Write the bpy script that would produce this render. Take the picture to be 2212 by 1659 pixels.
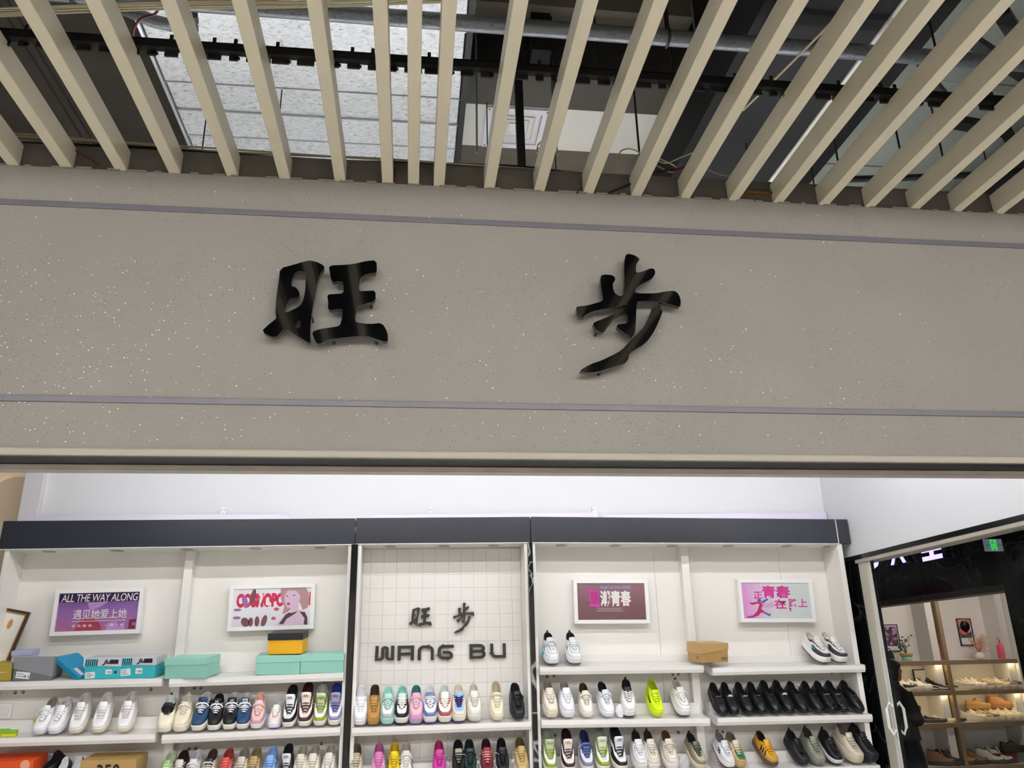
import bpy, bmesh, math, random
from mathutils import Vector, Matrix
random.seed(7)
scene = bpy.context.scene
COL = scene.collection
for o in list(bpy.data.objects): bpy.data.objects.remove(o, do_unlink=True)

# ------------------------------------------------------------------ camera
IW, IH, FPX = 2212.0, 1659.0, 1733.0
EYE = Vector((0, 0, 1.6))
def cam_axes(pitch, roll, yaw):
    cy, sy, cp, sp, cr, sr = math.cos(yaw), math.sin(yaw), math.cos(pitch), math.sin(pitch), math.cos(roll), math.sin(roll)
    f = Vector((sy*cp, cy*cp, sp)); r0 = Vector((cy, -sy, 0)); u0 = r0.cross(f)
    return r0*cr + u0*sr, u0*cr - r0*sr, f
CR, CU, CF = cam_axes(math.radians(19.17), math.radians(-1.27), math.radians(7.27))
cam_d = bpy.data.cameras.new('camera'); cam = bpy.data.objects.new('camera', cam_d); COL.objects.link(cam)
cam_d.sensor_fit = 'HORIZONTAL'; cam_d.sensor_width = 36.0; cam_d.lens = 36.0*FPX/IW
cam_d.clip_start = 0.05; cam_d.clip_end = 100
cam.matrix_world = Matrix(((CR.x, CU.x, -CF.x, EYE.x), (CR.y, CU.y, -CF.y, EYE.y), (CR.z, CU.z, -CF.z, EYE.z), (0, 0, 0, 1)))
scene.camera = cam
# a point of the place, found from a direction of sight and the wall, floor or shelf plane that it lies in
def ray(x, y): return CR*((x-IW/2)/FPX) + CU*(-(y-IH/2)/FPX) + CF
def atY(x, y, Y): d = ray(x, y); return EYE + d*((Y-EYE.y)/d.y)
def atX(x, y, X): d = ray(x, y); return EYE + d*((X-EYE.x)/d.x)
def atZ(x, y, Z): d = ray(x, y); return EYE + d*((Z-EYE.z)/d.z)

# ------------------------------------------------------------------ world, exposure
w = bpy.data.worlds.new('world'); scene.world = w; w.use_nodes = True
w.node_tree.nodes['Background'].inputs[0].default_value = (0.9, 0.95, 1.0, 1)
w.node_tree.nodes['Background'].inputs[1].default_value = 0.05
vs = scene.view_settings
vs.view_transform = 'Standard'; vs.look = 'None'; vs.exposure = 0.8; vs.gamma = 1.0; vs.use_curve_mapping = False
SHOP_LAMP = 28.0        # radiance of the shop's LED tubes
HALL_LAMP = 92.0        # radiance of the corridor's LED tubes

# ------------------------------------------------------------------ helpers
def lin(c):
    if isinstance(c, str):
        c = c.lstrip('#'); c = tuple(int(c[i:i+2], 16) for i in (0, 2, 4))
    return tuple(((v/255)/12.92 if v/255 <= 0.04045 else ((v/255+0.055)/1.055)**2.4) for v in c)
MATS = {}
def mat(name, col, rough=0.5, metal=0.0, noise=None, bump=None, emit=0.0, emit_col=None, spec=0.5, coat=0.0, alpha=None):
    """procedural principled material: noise=(scale, amount) mottles the colour, bump=(scale, strength) gives fine relief"""
    key = name
    if key in MATS: return MATS[key]
    m = bpy.data.materials.new(name); m.use_nodes = True; nt = m.node_tree; b = nt.nodes['Principled BSDF']
    c = lin(col); b.inputs['Base Color'].default_value = (*c, 1)
    b.inputs['Roughness'].default_value = rough; b.inputs['Metallic'].default_value = metal
    b.inputs['Specular IOR Level'].default_value = spec; b.inputs['Coat Weight'].default_value = coat
    tc = None
    def coord():
        nonlocal tc
        if tc is None: tc = nt.nodes.new('ShaderNodeTexCoord')
        return tc.outputs['Object']
    if noise:
        n = nt.nodes.new('ShaderNodeTexNoise'); n.inputs['Scale'].default_value = noise[0]; n.inputs['Detail'].default_value = 5
        nt.links.new(coord(), n.inputs['Vector'])
        mx = nt.nodes.new('ShaderNodeMix'); mx.data_type = 'RGBA'
        a = noise[1]
        mx.inputs[6].default_value = (*(max(0, v*(1-a)) for v in c), 1); mx.inputs[7].default_value = (*(min(1, v*(1+a)) for v in c), 1)
        nt.links.new(n.outputs['Fac'], mx.inputs[0]); nt.links.new(mx.outputs[2], b.inputs['Base Color'])
    if bump:
        n2 = nt.nodes.new('ShaderNodeTexNoise'); n2.inputs['Scale'].default_value = bump[0]; n2.inputs['Detail'].default_value = 4
        nt.links.new(coord(), n2.inputs['Vector'])
        bp = nt.nodes.new('ShaderNodeBump'); bp.inputs['Strength'].default_value = bump[1]; bp.inputs['Distance'].default_value = 0.01
        nt.links.new(n2.outputs['Fac'], bp.inputs['Height']); nt.links.new(bp.outputs['Normal'], b.inputs['Normal'])
    if emit:
        b.inputs['Emission Color'].default_value = (*(lin(emit_col) if emit_col else c), 1); b.inputs['Emission Strength'].default_value = emit
    if alpha is not None: b.inputs['Alpha'].default_value = alpha
    MATS[key] = m
    return m
def cmat(col, rough=0.55, **k):       # leather / cloth in a given colour
    return mat('leather_%s_%d' % (str(col).lstrip('#'), int(rough*100)), col, rough, noise=(60, 0.06), bump=(350, 0.08), **k)

def tag(o, label=None, cat=None, group=None, kind=None):
    if label: o['label'] = label
    if cat: o['category'] = cat
    if group: o['group'] = group
    if kind: o['kind'] = kind
    return o
def empty(name, loc, label=None, cat=None, group=None, kind=None, rot=None, parent=None):
    o = bpy.data.objects.new(name, None); COL.objects.link(o); o.location = loc; o.empty_display_size = 0.05
    if rot: o.rotation_euler = rot
    if parent: o.parent = parent
    return tag(o, label, cat, group, kind)

class MB:
    def __init__(s): s.v = []; s.f = []
    def add(s, vs_, fs):
        n = len(s.v); s.v += [tuple(v) for v in vs_]; s.f += [tuple(i+n for i in f) for f in fs]; return s
    def box(s, x0, x1, y0, y1, z0, z1):
        return s.add([(x0,y0,z0),(x1,y0,z0),(x1,y1,z0),(x0,y1,z0),(x0,y0,z1),(x1,y0,z1),(x1,y1,z1),(x0,y1,z1)],
                     [(0,3,2,1),(4,5,6,7),(0,1,5,4),(1,2,6,5),(2,3,7,6),(3,0,4,7)])
    def hexa(s, p):      # 8 corners: bottom 4 (ccw from above), top 4
        return s.add(p, [(0,3,2,1),(4,5,6,7),(0,1,5,4),(1,2,6,5),(2,3,7,6),(3,0,4,7)])
    def prism_x(s, prof, x0, x1, dz0=0.0, dz1=0.0):   # profile of (y, z) extruded along x, ends may stand at other heights
        n = len(prof)
        return s.add([(x0, y, z+dz0) for y, z in prof]+[(x1, y, z+dz1) for y, z in prof],
                     [tuple(range(n-1, -1, -1)), tuple(range(n, 2*n))]+[(i, (i+1) % n, n+(i+1) % n, n+i) for i in range(n)])
    def tube(s, pts, r, n=8, closed=False, cap=True):
        pts = [Vector(p) for p in pts]; N = len(pts); rings = []
        up = Vector((0.13, 0.21, 1)).normalized()
        for i, p in enumerate(pts):
            a = pts[(i-1) % N] if (closed or i > 0) else p; b = pts[(i+1) % N] if (closed or i < N-1) else p
            t = (b-a)
            t = t.normalized() if t.length > 1e-9 else Vector((0, 0, 1))
            if abs(t.dot(up)) > 0.97: sd = t.cross(Vector((1, 0.1, 0))).normalized()
            else: sd = t.cross(up).normalized()
            u2 = sd.cross(t); rr = r[i] if isinstance(r, (list, tuple)) else r
            rings.append([p+sd*(rr*math.cos(2*math.pi*k/n))+u2*(rr*math.sin(2*math.pi*k/n)) for k in range(n)])
        vv = [q for rg in rings for q in rg]; ff = []
        for i in range(N if closed else N-1):
            j = (i+1) % N
            ff += [(i*n+k, i*n+(k+1) % n, j*n+(k+1) % n, j*n+k) for k in range(n)]
        if cap and not closed: ff += [tuple(range(n-1, -1, -1)), tuple(range((N-1)*n, N*n))]
        return s.add(vv, ff)
    def lathe(s, prof, c=(0, 0, 0), n=20):   # profile (r, z) about a vertical axis
        m = len(prof); vv = [(c[0]+r*math.cos(2*math.pi*k/n), c[1]+r*math.sin(2*math.pi*k/n), c[2]+z) for r, z in prof for k in range(n)]
        ff = [(i*n+k, i*n+(k+1) % n, (i+1)*n+(k+1) % n, (i+1)*n+k) for i in range(m-1) for k in range(n)]
        ff += [tuple(range(n-1, -1, -1)), tuple(range((m-1)*n, m*n))]
        return s.add(vv, ff)
    def rings(s, rs, cap0=True, cap1=True):  # loft closed loops of equal length
        n = len(rs[0]); vv = [p for r in rs for p in r]
        ff = [(i*n+k, i*n+(k+1) % n, (i+1)*n+(k+1) % n, (i+1)*n+k) for i in range(len(rs)-1) for k in range(n)]
        if cap0: ff.append(tuple(range(n-1, -1, -1)))
        if cap1: ff.append(tuple(range((len(rs)-1)*n, len(rs)*n)))
        return s.add(vv, ff)
    def grid(s, rows, flip=False):
        a, b = len(rows), len(rows[0]); vv = [p for r in rows for p in r]
        ff = [(i*b+j, i*b+j+1, (i+1)*b+j+1, (i+1)*b+j) for i in range(a-1) for j in range(b-1)]
        if flip: ff = [f[::-1] for f in ff]
        return s.add(vv, ff)
    def disc(s, c, r, axis='y', n=16, h=0.002):
        c = Vector(c)
        def pt(k, d):
            a, b = r*math.cos(2*math.pi*k/n), r*math.sin(2*math.pi*k/n)
            return c+(Vector((a, d, b)) if axis == 'y' else Vector((a, b, d)) if axis == 'z' else Vector((d, a, b)))
        vv = [pt(k, 0) for k in range(n)]+[pt(k, h) for k in range(n)]
        return s.add(vv, [tuple(range(n-1, -1, -1)), tuple(range(n, 2*n))]+[(k, (k+1) % n, n+(k+1) % n, n+k) for k in range(n)])
    def mesh(s, name, smooth=False, off=None):
        me = bpy.data.meshes.new(name)
        vv = s.v if off is None else [(x-off[0], y-off[1], z-off[2]) for x, y, z in s.v]
        me.from_pydata(vv, [], s.f); me.update()
        bm = bmesh.new(); bm.from_mesh(me); bmesh.ops.recalc_face_normals(bm, faces=bm.faces); bm.to_mesh(me); bm.free()
        if smooth:
            for p in me.polygons: p.use_smooth = True
        return me
    def build(s, name, m, parent=None, smooth=False, local=False, bevel=0.0, seg=2, label=None, cat=None, group=None, kind=None, angle=None):
        """one mesh object; world coordinates unless local. Without a parent its origin sits at the base of the thing"""
        if parent is not None and not local:
            off = Vector((0, 0, 0)); p = parent
            while p is not None: off = off + p.location; p = p.parent
        elif parent is None and not local:
            xs = [v[0] for v in s.v]; ys = [v[1] for v in s.v]; zs_ = [v[2] for v in s.v]
            off = Vector(((min(xs)+max(xs))/2, (min(ys)+max(ys))/2, min(zs_)))
        else: off = None
        me = s.mesh(name, smooth, off); me.materials.append(m)
        o = bpy.data.objects.new(name, me); COL.objects.link(o)
        if parent is not None: o.parent = parent
        elif off is not None: o.location = off
        if bevel:
            b = o.modifiers.new('bevel', 'BEVEL'); b.width = bevel; b.segments = seg; b.limit_method = 'ANGLE'; b.angle_limit = math.radians(40)
        return tag(o, label, cat, group, kind)
def link_mesh(name, me, m, parent):
    """another object on shared mesh data, with its own material"""
    o = bpy.data.objects.new(name, me); COL.objects.link(o); o.parent = parent
    if not me.materials: me.materials.append(m)
    o.material_slots[0].link = 'OBJECT'; o.material_slots[0].material = m
    return o
def poly_fill(outline, holes, to3d, thick, mb=None):
    """flat outline with holes, given thickness. to3d(x, y, d) places a point of the outline at depth d"""
    bm = bmesh.new(); loops = []
    for pl in [outline]+list(holes):
        vs_ = [bm.verts.new((p[0], p[1], 0)) for p in pl]
        loops.append([bm.edges.new((vs_[i], vs_[(i+1) % len(vs_)])) for i in range(len(vs_))])
    bmesh.ops.triangle_fill(bm, use_beauty=True, use_dissolve=False, edges=[e for l in loops for e in l])
    bm.verts.index_update(); n = len(bm.verts)
    pts = [(v.co.x, v.co.y) for v in bm.verts]; fs = [tuple(v.index for v in f.verts) for f in bm.faces]
    bm.free(); mb = mb or MB()
    vv = [to3d(x, y, 0) for x, y in pts]+[to3d(x, y, thick) for x, y in pts]
    ff = [f[::-1] for f in fs]+[tuple(i+n for i in f) for f in fs]
    k = 0
    for pl in [outline]+list(holes):
        m_ = len(pl)
        ff += [(k+i, k+(i+1) % m_, n+k+(i+1) % m_, n+k+i) for i in range(m_)]; k += m_
    return mb.add(vv, ff)
def smooth_loop(pl, it=2):
    for _ in range(it):
        q = []
        for i in range(len(pl)):
            a, b = pl[i], pl[(i+1) % len(pl)]
            q += [(a[0]*.78+b[0]*.22, a[1]*.78+b[1]*.22), (a[0]*.22+b[0]*.78, a[1]*.22+b[1]*.78)]
        pl = q
    return pl
def text_mesh(s, extrude=0.0, shear=0.0, bold=0.0, spacing=1.0):
    """mesh of a line of lettering, normalised to x 0..1 wide and y 0..1 high"""
    cu = bpy.data.curves.new('lettering', 'FONT'); cu.body = s; cu.extrude = extrude; cu.shear = shear; cu.offset = bold; cu.space_character = spacing
    cu.resolution_u = 3
    ob = bpy.data.objects.new('lettering', cu); COL.objects.link(ob)
    dg = bpy.context.evaluated_depsgraph_get(); me = bpy.data.meshes.new_from_object(ob.evaluated_get(dg))
    bpy.data.objects.remove(ob, do_unlink=True); bpy.data.curves.remove(cu)
    vv = [v.co.copy() for v in me.vertices]; ff = [tuple(p.vertices) for p in me.polygons]; bpy.data.meshes.remove(me)
    if not vv: return [], []
    x0, x1 = min(v.x for v in vv), max(v.x for v in vv); y0, y1 = min(v.y for v in vv), max(v.y for v in vv)
    return [((v.x-x0)/(x1-x0), (v.y-y0)/(y1-y0), v.z) for v in vv], ff
def put_text(mb, s, to3d, x0, x1, y0, y1, **k):
    """lettering into the rectangle x0..x1, y0..y1 of a flat print; to3d(x, y) places it"""
    vv, ff = text_mesh(s, **k)
    return mb.add([to3d(x0+(x1-x0)*v[0], y0+(y1-y0)*v[1]) for v in vv], ff)
def interp(tab, t):
    if t <= tab[0][0]: return tab[0][1]
    for (a, b), (c, d) in zip(tab, tab[1:]):
        if t <= c:
            k = (t-a)/(c-a); k = k*k*(3-2*k); return b+(d-b)*k
    return tab[-1][1]
# ------------------------------------------------------------------ materials of the setting
def plaster_mat():
    m = bpy.data.materials.new('glitter_plaster'); m.use_nodes = True; nt = m.node_tree; N = nt.nodes; L = nt.links; b = N['Principled BSDF']
    tc = N.new('ShaderNodeTexCoord'); base = lin('#8d8982')
    n = N.new('ShaderNodeTexNoise'); n.inputs['Scale'].default_value = 2.2; n.inputs['Detail'].default_value = 6; L.new(tc.outputs['Object'], n.inputs['Vector'])
    mx = N.new('ShaderNodeMix'); mx.data_type = 'RGBA'; mx.inputs[6].default_value = (*(v*.9 for v in base), 1); mx.inputs[7].default_value = (*(v*1.08 for v in base), 1)
    L.new(n.outputs['Fac'], mx.inputs[0])
    # relief shadows of the plaster, painted as dark dots in patches
    def specks(scale, size, thr, patch):
        v = N.new('ShaderNodeTexVoronoi'); v.inputs['Scale'].default_value = scale; L.new(tc.outputs['Object'], v.inputs['Vector'])
        a = N.new('ShaderNodeMath'); a.operation = 'LESS_THAN'; L.new(v.outputs['Distance'], a.inputs[0]); a.inputs[1].default_value = size
        sp = N.new('ShaderNodeSeparateColor'); L.new(v.outputs['Color'], sp.inputs[0])
        pn = N.new('ShaderNodeTexNoise'); pn.inputs['Scale'].default_value = patch; pn.inputs['Detail'].default_value = 2; L.new(tc.outputs['Object'], pn.inputs['Vector'])
        ad = N.new('ShaderNodeMath'); ad.operation = 'MULTIPLY_ADD'; L.new(pn.outputs['Fac'], ad.inputs[0]); ad.inputs[1].default_value = 1.3; ad.inputs[2].default_value = thr
        c = N.new('ShaderNodeMath'); c.operation = 'LESS_THAN'; L.new(sp.outputs[0], c.inputs[0]); L.new(ad.outputs[0], c.inputs[1])
        d = N.new('ShaderNodeMath'); d.operation = 'MULTIPLY'; L.new(a.outputs[0], d.inputs[0]); L.new(c.outputs[0], d.inputs[1])
        return d.outputs[0]
    shadow_dots = specks(140, 0.24, -0.5, 1.7)
    m2 = N.new('ShaderNodeMix'); m2.data_type = 'RGBA'; L.new(shadow_dots, m2.inputs[0]); L.new(mx.outputs[2], m2.inputs[6]); m2.inputs[7].default_value = (*(v*.45 for v in base), 1)
    L.new(m2.outputs[2], b.inputs['Base Color'])
    b.inputs['Roughness'].default_value = 0.75; b.inputs['Specular IOR Level'].default_value = 0.25
    n2 = N.new('ShaderNodeTexNoise'); n2.inputs['Scale'].default_value = 160; L.new(tc.outputs['Object'], n2.inputs['Vector'])
    bp = N.new('ShaderNodeBump'); bp.inputs['Strength'].default_value = 0.12; bp.inputs['Distance'].default_value = 0.004
    L.new(n2.outputs['Fac'], bp.inputs['Height']); L.new(bp.outputs['Normal'], b.inputs['Normal'])
    return m
def galvanised_mat(name, base, rough, scale=9.0):
    m = bpy.data.materials.new(name); m.use_nodes = True; nt = m.node_tree; N = nt.nodes; L = nt.links; b = N['Principled BSDF']
    tc = N.new('ShaderNodeTexCoord'); mp = N.new('ShaderNodeMapping'); mp.inputs['Scale'].default_value = (1, 2.2, 1); L.new(tc.outputs['Object'], mp.inputs[0])
    v = N.new('ShaderNodeTexVoronoi'); v.inputs['Scale'].default_value = scale*5; L.new(mp.outputs[0], v.inputs['Vector'])
    n = N.new('ShaderNodeTexNoise'); n.inputs['Scale'].default_value = scale*3; n.inputs['Detail'].default_value = 8; n.inputs['Roughness'].default_value = .75; L.new(mp.outputs[0], n.inputs['Vector'])
    cr = N.new('ShaderNodeValToRGB'); L.new(n.outputs['Fac'], cr.inputs[0]); c = lin(base)
    cr.color_ramp.elements[0].position = .34; cr.color_ramp.elements[0].color = (*(q*.35 for q in c), 1)
    cr.color_ramp.elements[1].position = .47; cr.color_ramp.elements[1].color = (*c, 1)
    sp = N.new('ShaderNodeSeparateColor'); L.new(v.outputs['Color'], sp.inputs[0])
    mr = N.new('ShaderNodeMapRange'); L.new(sp.outputs[0], mr.inputs[0]); mr.inputs[3].default_value = .82; mr.inputs[4].default_value = 1.0
    mx = N.new('ShaderNodeMix'); mx.data_type = 'RGBA'; mx.blend_type = 'MULTIPLY'; mx.inputs[0].default_value = 1; L.new(cr.outputs[0], mx.inputs[6]); L.new(mr.outputs[0], mx.inputs[7])
    L.new(mx.outputs[2], b.inputs['Base Color']); b.inputs['Metallic'].default_value = .35; b.inputs['Roughness'].default_value = rough
    return m
def marble_mat(name='black_marble', vein=0.045):
    m = bpy.data.materials.new(name); m.use_nodes = True; nt = m.node_tree; N = nt.nodes; L = nt.links; b = N['Principled BSDF']
    tc = N.new('ShaderNodeTexCoord'); n = N.new('ShaderNodeTexNoise'); n.inputs['Scale'].default_value = 2.2; n.inputs['Detail'].default_value = 2; n.inputs['Distortion'].default_value = 1.0
    L.new(tc.outputs['Object'], n.inputs['Vector']); cr = N.new('ShaderNodeValToRGB'); L.new(n.outputs['Fac'], cr.inputs[0])
    e = cr.color_ramp.elements; e[0].position = .488; e[0].color = (.004, .004, .005, 1); e[1].position = .52; e[1].color = (.004, .004, .005, 1)
    k = cr.color_ramp.elements.new(.503); k.color = (vein, vein, vein, 1)
    L.new(cr.outputs[0], b.inputs['Base Color']); b.inputs['Roughness'].default_value = .07
    return m
def concrete(name, col, sc=3): return mat(name, col, .9, noise=(sc, .35), bump=(30, .3), spec=.2)
M_plaster = plaster_mat()
M_duct = galvanised_mat('galvanised_sheet', '#e4e8ea', .38)
M_pipe = galvanised_mat('galvanised_pipe', '#80858a', .35, 14)
M_marble = marble_mat(); M_marble.node_tree.nodes['Principled BSDF'].inputs['Specular IOR Level'].default_value = .1
M_slat = mat('cream_powder_coat', '#e6dec4', .38, noise=(3, .05), bump=(90, .03))
M_white = mat('white_laminate', '#e9e6e0', .32, noise=(2, .015))
M_wallw = mat('white_wall_paint', '#dfe0e3', .7, noise=(1.5, .02), bump=(60, .03))
M_steel = mat('brushed_trim_metal', '#6c6b70', .5, metal=.25, noise=(14, .12))
M_blackmetal = mat('black_painted_metal', '#1b1a18', .5, noise=(20, .2))
M_conc = concrete('raw_concrete', '#6e685d'); M_concd = concrete('dark_concrete', '#5c574e', 5)
M_upper = concrete('grey_board', '#615c55', 4)
M_gloss = mat('black_gloss_acrylic', '#050507', .09, coat=.6)
M_cable = mat('cream_cable_sheath', '#a49a78', .55, noise=(30, .1))
M_blackcable = mat('black_cable_sheath', '#0a0a0b', .5)
M_red = mat('red_cable_sheath', '#5c1216', .5)
M_floor = mat('grey_floor_tile', '#dcd9d4', .25, noise=(1.2, .06))
M_tube = mat('led_tube_shop', '#ffffff', .5, emit=SHOP_LAMP, emit_col='#fbfcff')
M_tubeh = mat('led_tube_hall', '#ffffff', .5, emit=HALL_LAMP, emit_col='#fafaff')

# ------------------------------------------------------------------ room shell
ZS = 3.55                     # underside of the slats = top of the plaster
XR = 3.483                    # right side wall of the shop
XL, XE = -6.0, 6.0
MB().box(-9, 12, -6, 14, -.05, 0).build('floor', M_floor, kind='structure', label='pale grey tiled floor of the shopping hall')
MB().box(-9, 12, -6, 14, 5.7, 5.9).build('ceiling', M_concd, kind='structure', label='dark bare concrete slab above the open ceiling')
f = MB(); f.box(XL, XE, 3.0, 3.14, 2.372, ZS)
wf = f.build('wall_front', M_plaster, kind='structure', label='warm grey glitter plaster fascia wall above the shop opening')
# chipped top edge of the plaster
ch = MB()
for i in range(46):
    x = -1.9+i*.104+random.uniform(-.03, .03); ch.box(x, x+random.uniform(.02, .09), 2.992, 3.01, ZS-.004, ZS+random.uniform(.001, .005))
ch.build('plaster_edge', M_plaster, wf)
gl = MB()                      # glitter flakes pressed into the plaster, each turned its own way; white colour gives the sparkle
def flake(x, z, r):
    a = random.uniform(-.5, .5); b2 = random.uniform(-.5, .5); q = random.uniform(0, 3.1)
    vv = []
    for k in range(5):
        t = q+k*2*math.pi/5; dx, dz = r*math.cos(t), r*math.sin(t); vv.append((x+dx, 2.9985+dx*a*.3+dz*b2*.3-.0006, z+dz))
    gl.add(vv, [(4, 3, 2, 1, 0)])
for i in range(900):
    u = random.random()
    if u < .55: x = -1.75+abs(random.gauss(0, .75)); z = random.uniform(2.39, 3.15)
    elif u < .8: x = random.gauss(.6, .8); z = random.uniform(2.4, 3.2)
    else: x = random.uniform(-1.7, 2.8); z = random.uniform(2.39, 3.5)
    flake(x, z, random.choice((.0010, .0012, .0015, .0020, .0026)))
gl.build('glitter_flakes', mat('glitter_flake', '#ffffff', .35, coat=1.0), wf, kind='stuff')
MB().box(XL, XE, 2.99, 3.13, 2.342, 2.372).build('plaster_bead', mat('beige_edge_bead', '#a8a192', .6, noise=(5, .06)), wf, bevel=.008)
MB().box(XL, XE, 3.0, 3.125, 2.338, 2.3425).build('trim_1', mat('black_soffit_board', '#1a1917', .5, noise=(3, .3)), kind='structure', label='black polished strip under the plaster fascia')
t = MB(); t.box(XL, XE, 3.115, 3.17, 2.317, 2.36); t.box(XL, XE, 3.108, 3.12, 2.33, 2.336)
t.build('trim_2', mat('grey_door_track', '#b4ada4', .5, metal=.1, noise=(8, .2)), kind='structure', label='grey metal door track along the top of the opening')
MB().box(XL, XE, 3.012, 3.14, ZS, 3.665).build('wall_upper', M_upper, kind='structure', label='raw grey board wall above the plaster, seen between slats')
for zc, px0, nm in ((3.378, 432, 'trim_3'), (2.558, 861, 'trim_4')):
    b = MB(); b.box(XL, XE, 2.994, 3.004, zc-.0125, zc+.0125)
    b.build(nm, M_steel, kind='structure', bevel=.002, label=('thin grey metal strip along the upper edge of the sign wall' if zc > 3 else 'thin grey metal strip along the lower edge of the sign wall'))
b = MB(); b.box(XL, XE, 3.5, 3.58, 4.86, 4.9)
# shop side walls and back wall
XWL = -2.80
MB().box(XWL, XR, 6.45, 6.57, 0, 3.75).build('wall_back', M_wallw, kind='structure', label='white back wall above the shelving')
MB().box(XWL-.14, XWL, 6.40, 6.60, 0, 3.75).build('trim_5', mat('white_corner_trim', '#dcd8da', .6), kind='structure', label='off-white corner post at the left end of the white back wall', bevel=.006)
MB().box(XR, XR+.14, 3.14, 6.57, 2.345, 3.75).build('wall_right', M_wallw, kind='structure', label='white bulkhead wall at the right above the glass side')
MB().box(XR-.004, XR+.13, 3.17, 6.3, 2.312, 2.346).build('trim_6', mat('black_mirror_band', '#0e0e0d', .15), kind='structure', label='black polished band under the white right bulkhead')
MB().box(XR-.002, XR+.13, 3.17, 6.09, 2.284, 2.312).build('trim_7', mat('beige_door_track', '#b4aca0', .5, noise=(6, .08)), kind='structure', label='beige door track under the right bulkhead', bevel=.003)
# corner pillar and glass side with its sliding door
MB().box(XR, XR+.06, 6.077, 6.6, 0, 2.335).build('wall_pillar', M_marble, kind='structure', label='black marble pillar at the right end of the shelving')
def glass_mat():
    m = bpy.data.materials.new('clear_glass'); m.use_nodes = True; nt = m.node_tree; N = nt.nodes; L = nt.links
    out = N['Material Output']; N.remove(N['Principled BSDF'])
    tr = N.new('ShaderNodeBsdfTransparent'); tr.inputs[0].default_value = (.93, .95, .95, 1)
    gs = N.new('ShaderNodeBsdfGlossy'); gs.inputs['Roughness'].default_value = .02
    mx = N.new('ShaderNodeMixShader'); mx.inputs[0].default_value = .008; L.new(tr.outputs[0], mx.inputs[1]); L.new(gs.outputs[0], mx.inputs[2]); L.new(mx.outputs[0], out.inputs[0])
    return m
M_glass = glass_mat()
M_post = mat('cream_door_frame', '#c9c4b6', .4, noise=(4, .03))
dr = empty('door_1', (XR+.05, 5.2, 0), label='glass sliding door with pale frame post and white octagonal handles', kind='structure')
MB().box(XR+.012, XR+.075, 5.955, 6.075, 0, 2.284).build('frame_post', M_post, dr, bevel=.004)
MB().box(XR+.02, XR+.05, 5.918, 5.955, 0, 2.284).build('door_stile', mat('white_door_stile', '#dedcd6', .35), dr, bevel=.003)
MB().box(XR+.024, XR+.046, 5.909, 5.918, 0, 2.284).build('door_gasket', mat('black_rubber', '#0a0a0b', .6), dr)
MB().box(XR+.030, XR+.038, 4.30, 5.909, 0, 2.284).build('glass_pane', M_glass, dr)
for sgn in (-1, 1):
    h = MB(); px = XR+.034+sgn*.028; pts = [(px-sgn*.012, 5.925, 1.245), (px+sgn*.012, 5.925, 1.27), (px+sgn*.038, 5.925, 1.225), (px+sgn*.038, 5.925, 1.10), (px+sgn*.012, 5.925, 1.055), (px-sgn*.012, 5.925, 1.08)]
    h.tube(pts, .011, 6); h.build('handle', mat('white_handle_plastic', '#f0eee8', .3), dr, label='white octagonal pull handle')
MB().box(XR+.060, XR+.068, 3.2, 4.40, 0, 2.284).build('window_1', M_glass, kind='structure', label='fixed clear glass panel of the right side')
# rest of the hall, behind and beside the camera
MB().box(-9, 12, -6.1, -6, 0, 5.7).build('wall_hall', mat('hall_far_wall', '#b8b0a4', .8), kind='structure', label='pale wall on the far side of the hall')
MB().box(-9, 12, -6, -.9, 3.66, 3.7).build('ceiling_hall', mat('hall_ceiling_paint', '#c9c2b4', .8), kind='structure', label='pale closed ceiling of the hall behind the slats')
MB().box(-9.1, -9, -6, 14, 0, 5.7).build('wall_left', mat('hall_side_wall', '#6e675e', .8), kind='structure', label='grey wall closing the hall at the left')
MB().box(12, 12.1, -6, 14, 0, 5.7).build('wall_east', mat('hall_side_wall', '#6e675e', .8), kind='structure', label='grey wall closing the hall at the right')
MB().box(-9, 12, 14, 14.1, 0, 5.7).build('wall_rear', mat('hall_side_wall', '#6e675e', .8), kind='structure', label='grey wall closing the hall at the back')

# lamps of the hall and of the shop (LED tubes with a housing; hung out of the photograph's sight)
def tube_lamp(x, y, z, ln, m, label, group, z_hang, r=.02):
    e = empty('tube_lamp', (x, y, z), label, 'lamp', group)
    MB().tube([(x-ln/2, y, z), (x+ln/2, y, z)], r, 10).build('tube', m, e, smooth=True)
    MB().box(x-ln/2-.01, x+ln/2+.01, y-.02, y+.02, z+r+.004, z+r+.045).build('housing', M_white, e)
    for s in (-1, 1): MB().box(x+s*ln*.4-.003, x+s*ln*.4+.003, y-.003, y+.003, z+r+.04, z_hang).build('hanger', M_blackmetal, e)
for i in range(4): tube_lamp(-1.75+i*1.55, 4.85, 3.36, 1.45, M_tube, 'white tube lamp hung in the shop near its back wall', 'tube lamps near the back wall', 4.68 if i < 2 else 5.7)
for i in range(4): tube_lamp(-1.75+i*1.55, 3.85, 3.36, 1.45, M_tube, 'white tube lamp hung in the middle of the shop', 'tube lamps in mid shop', 4.68 if i < 2 else 5.7)
for i in range(5):
    for y in (-1.6, -3.6): tube_lamp(-4.0+i*2.2, y, 3.56, 1.8, M_tubeh, 'warm tube lamp under the closed hall ceiling', 'tube lamps of the hall', 3.66)

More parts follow.
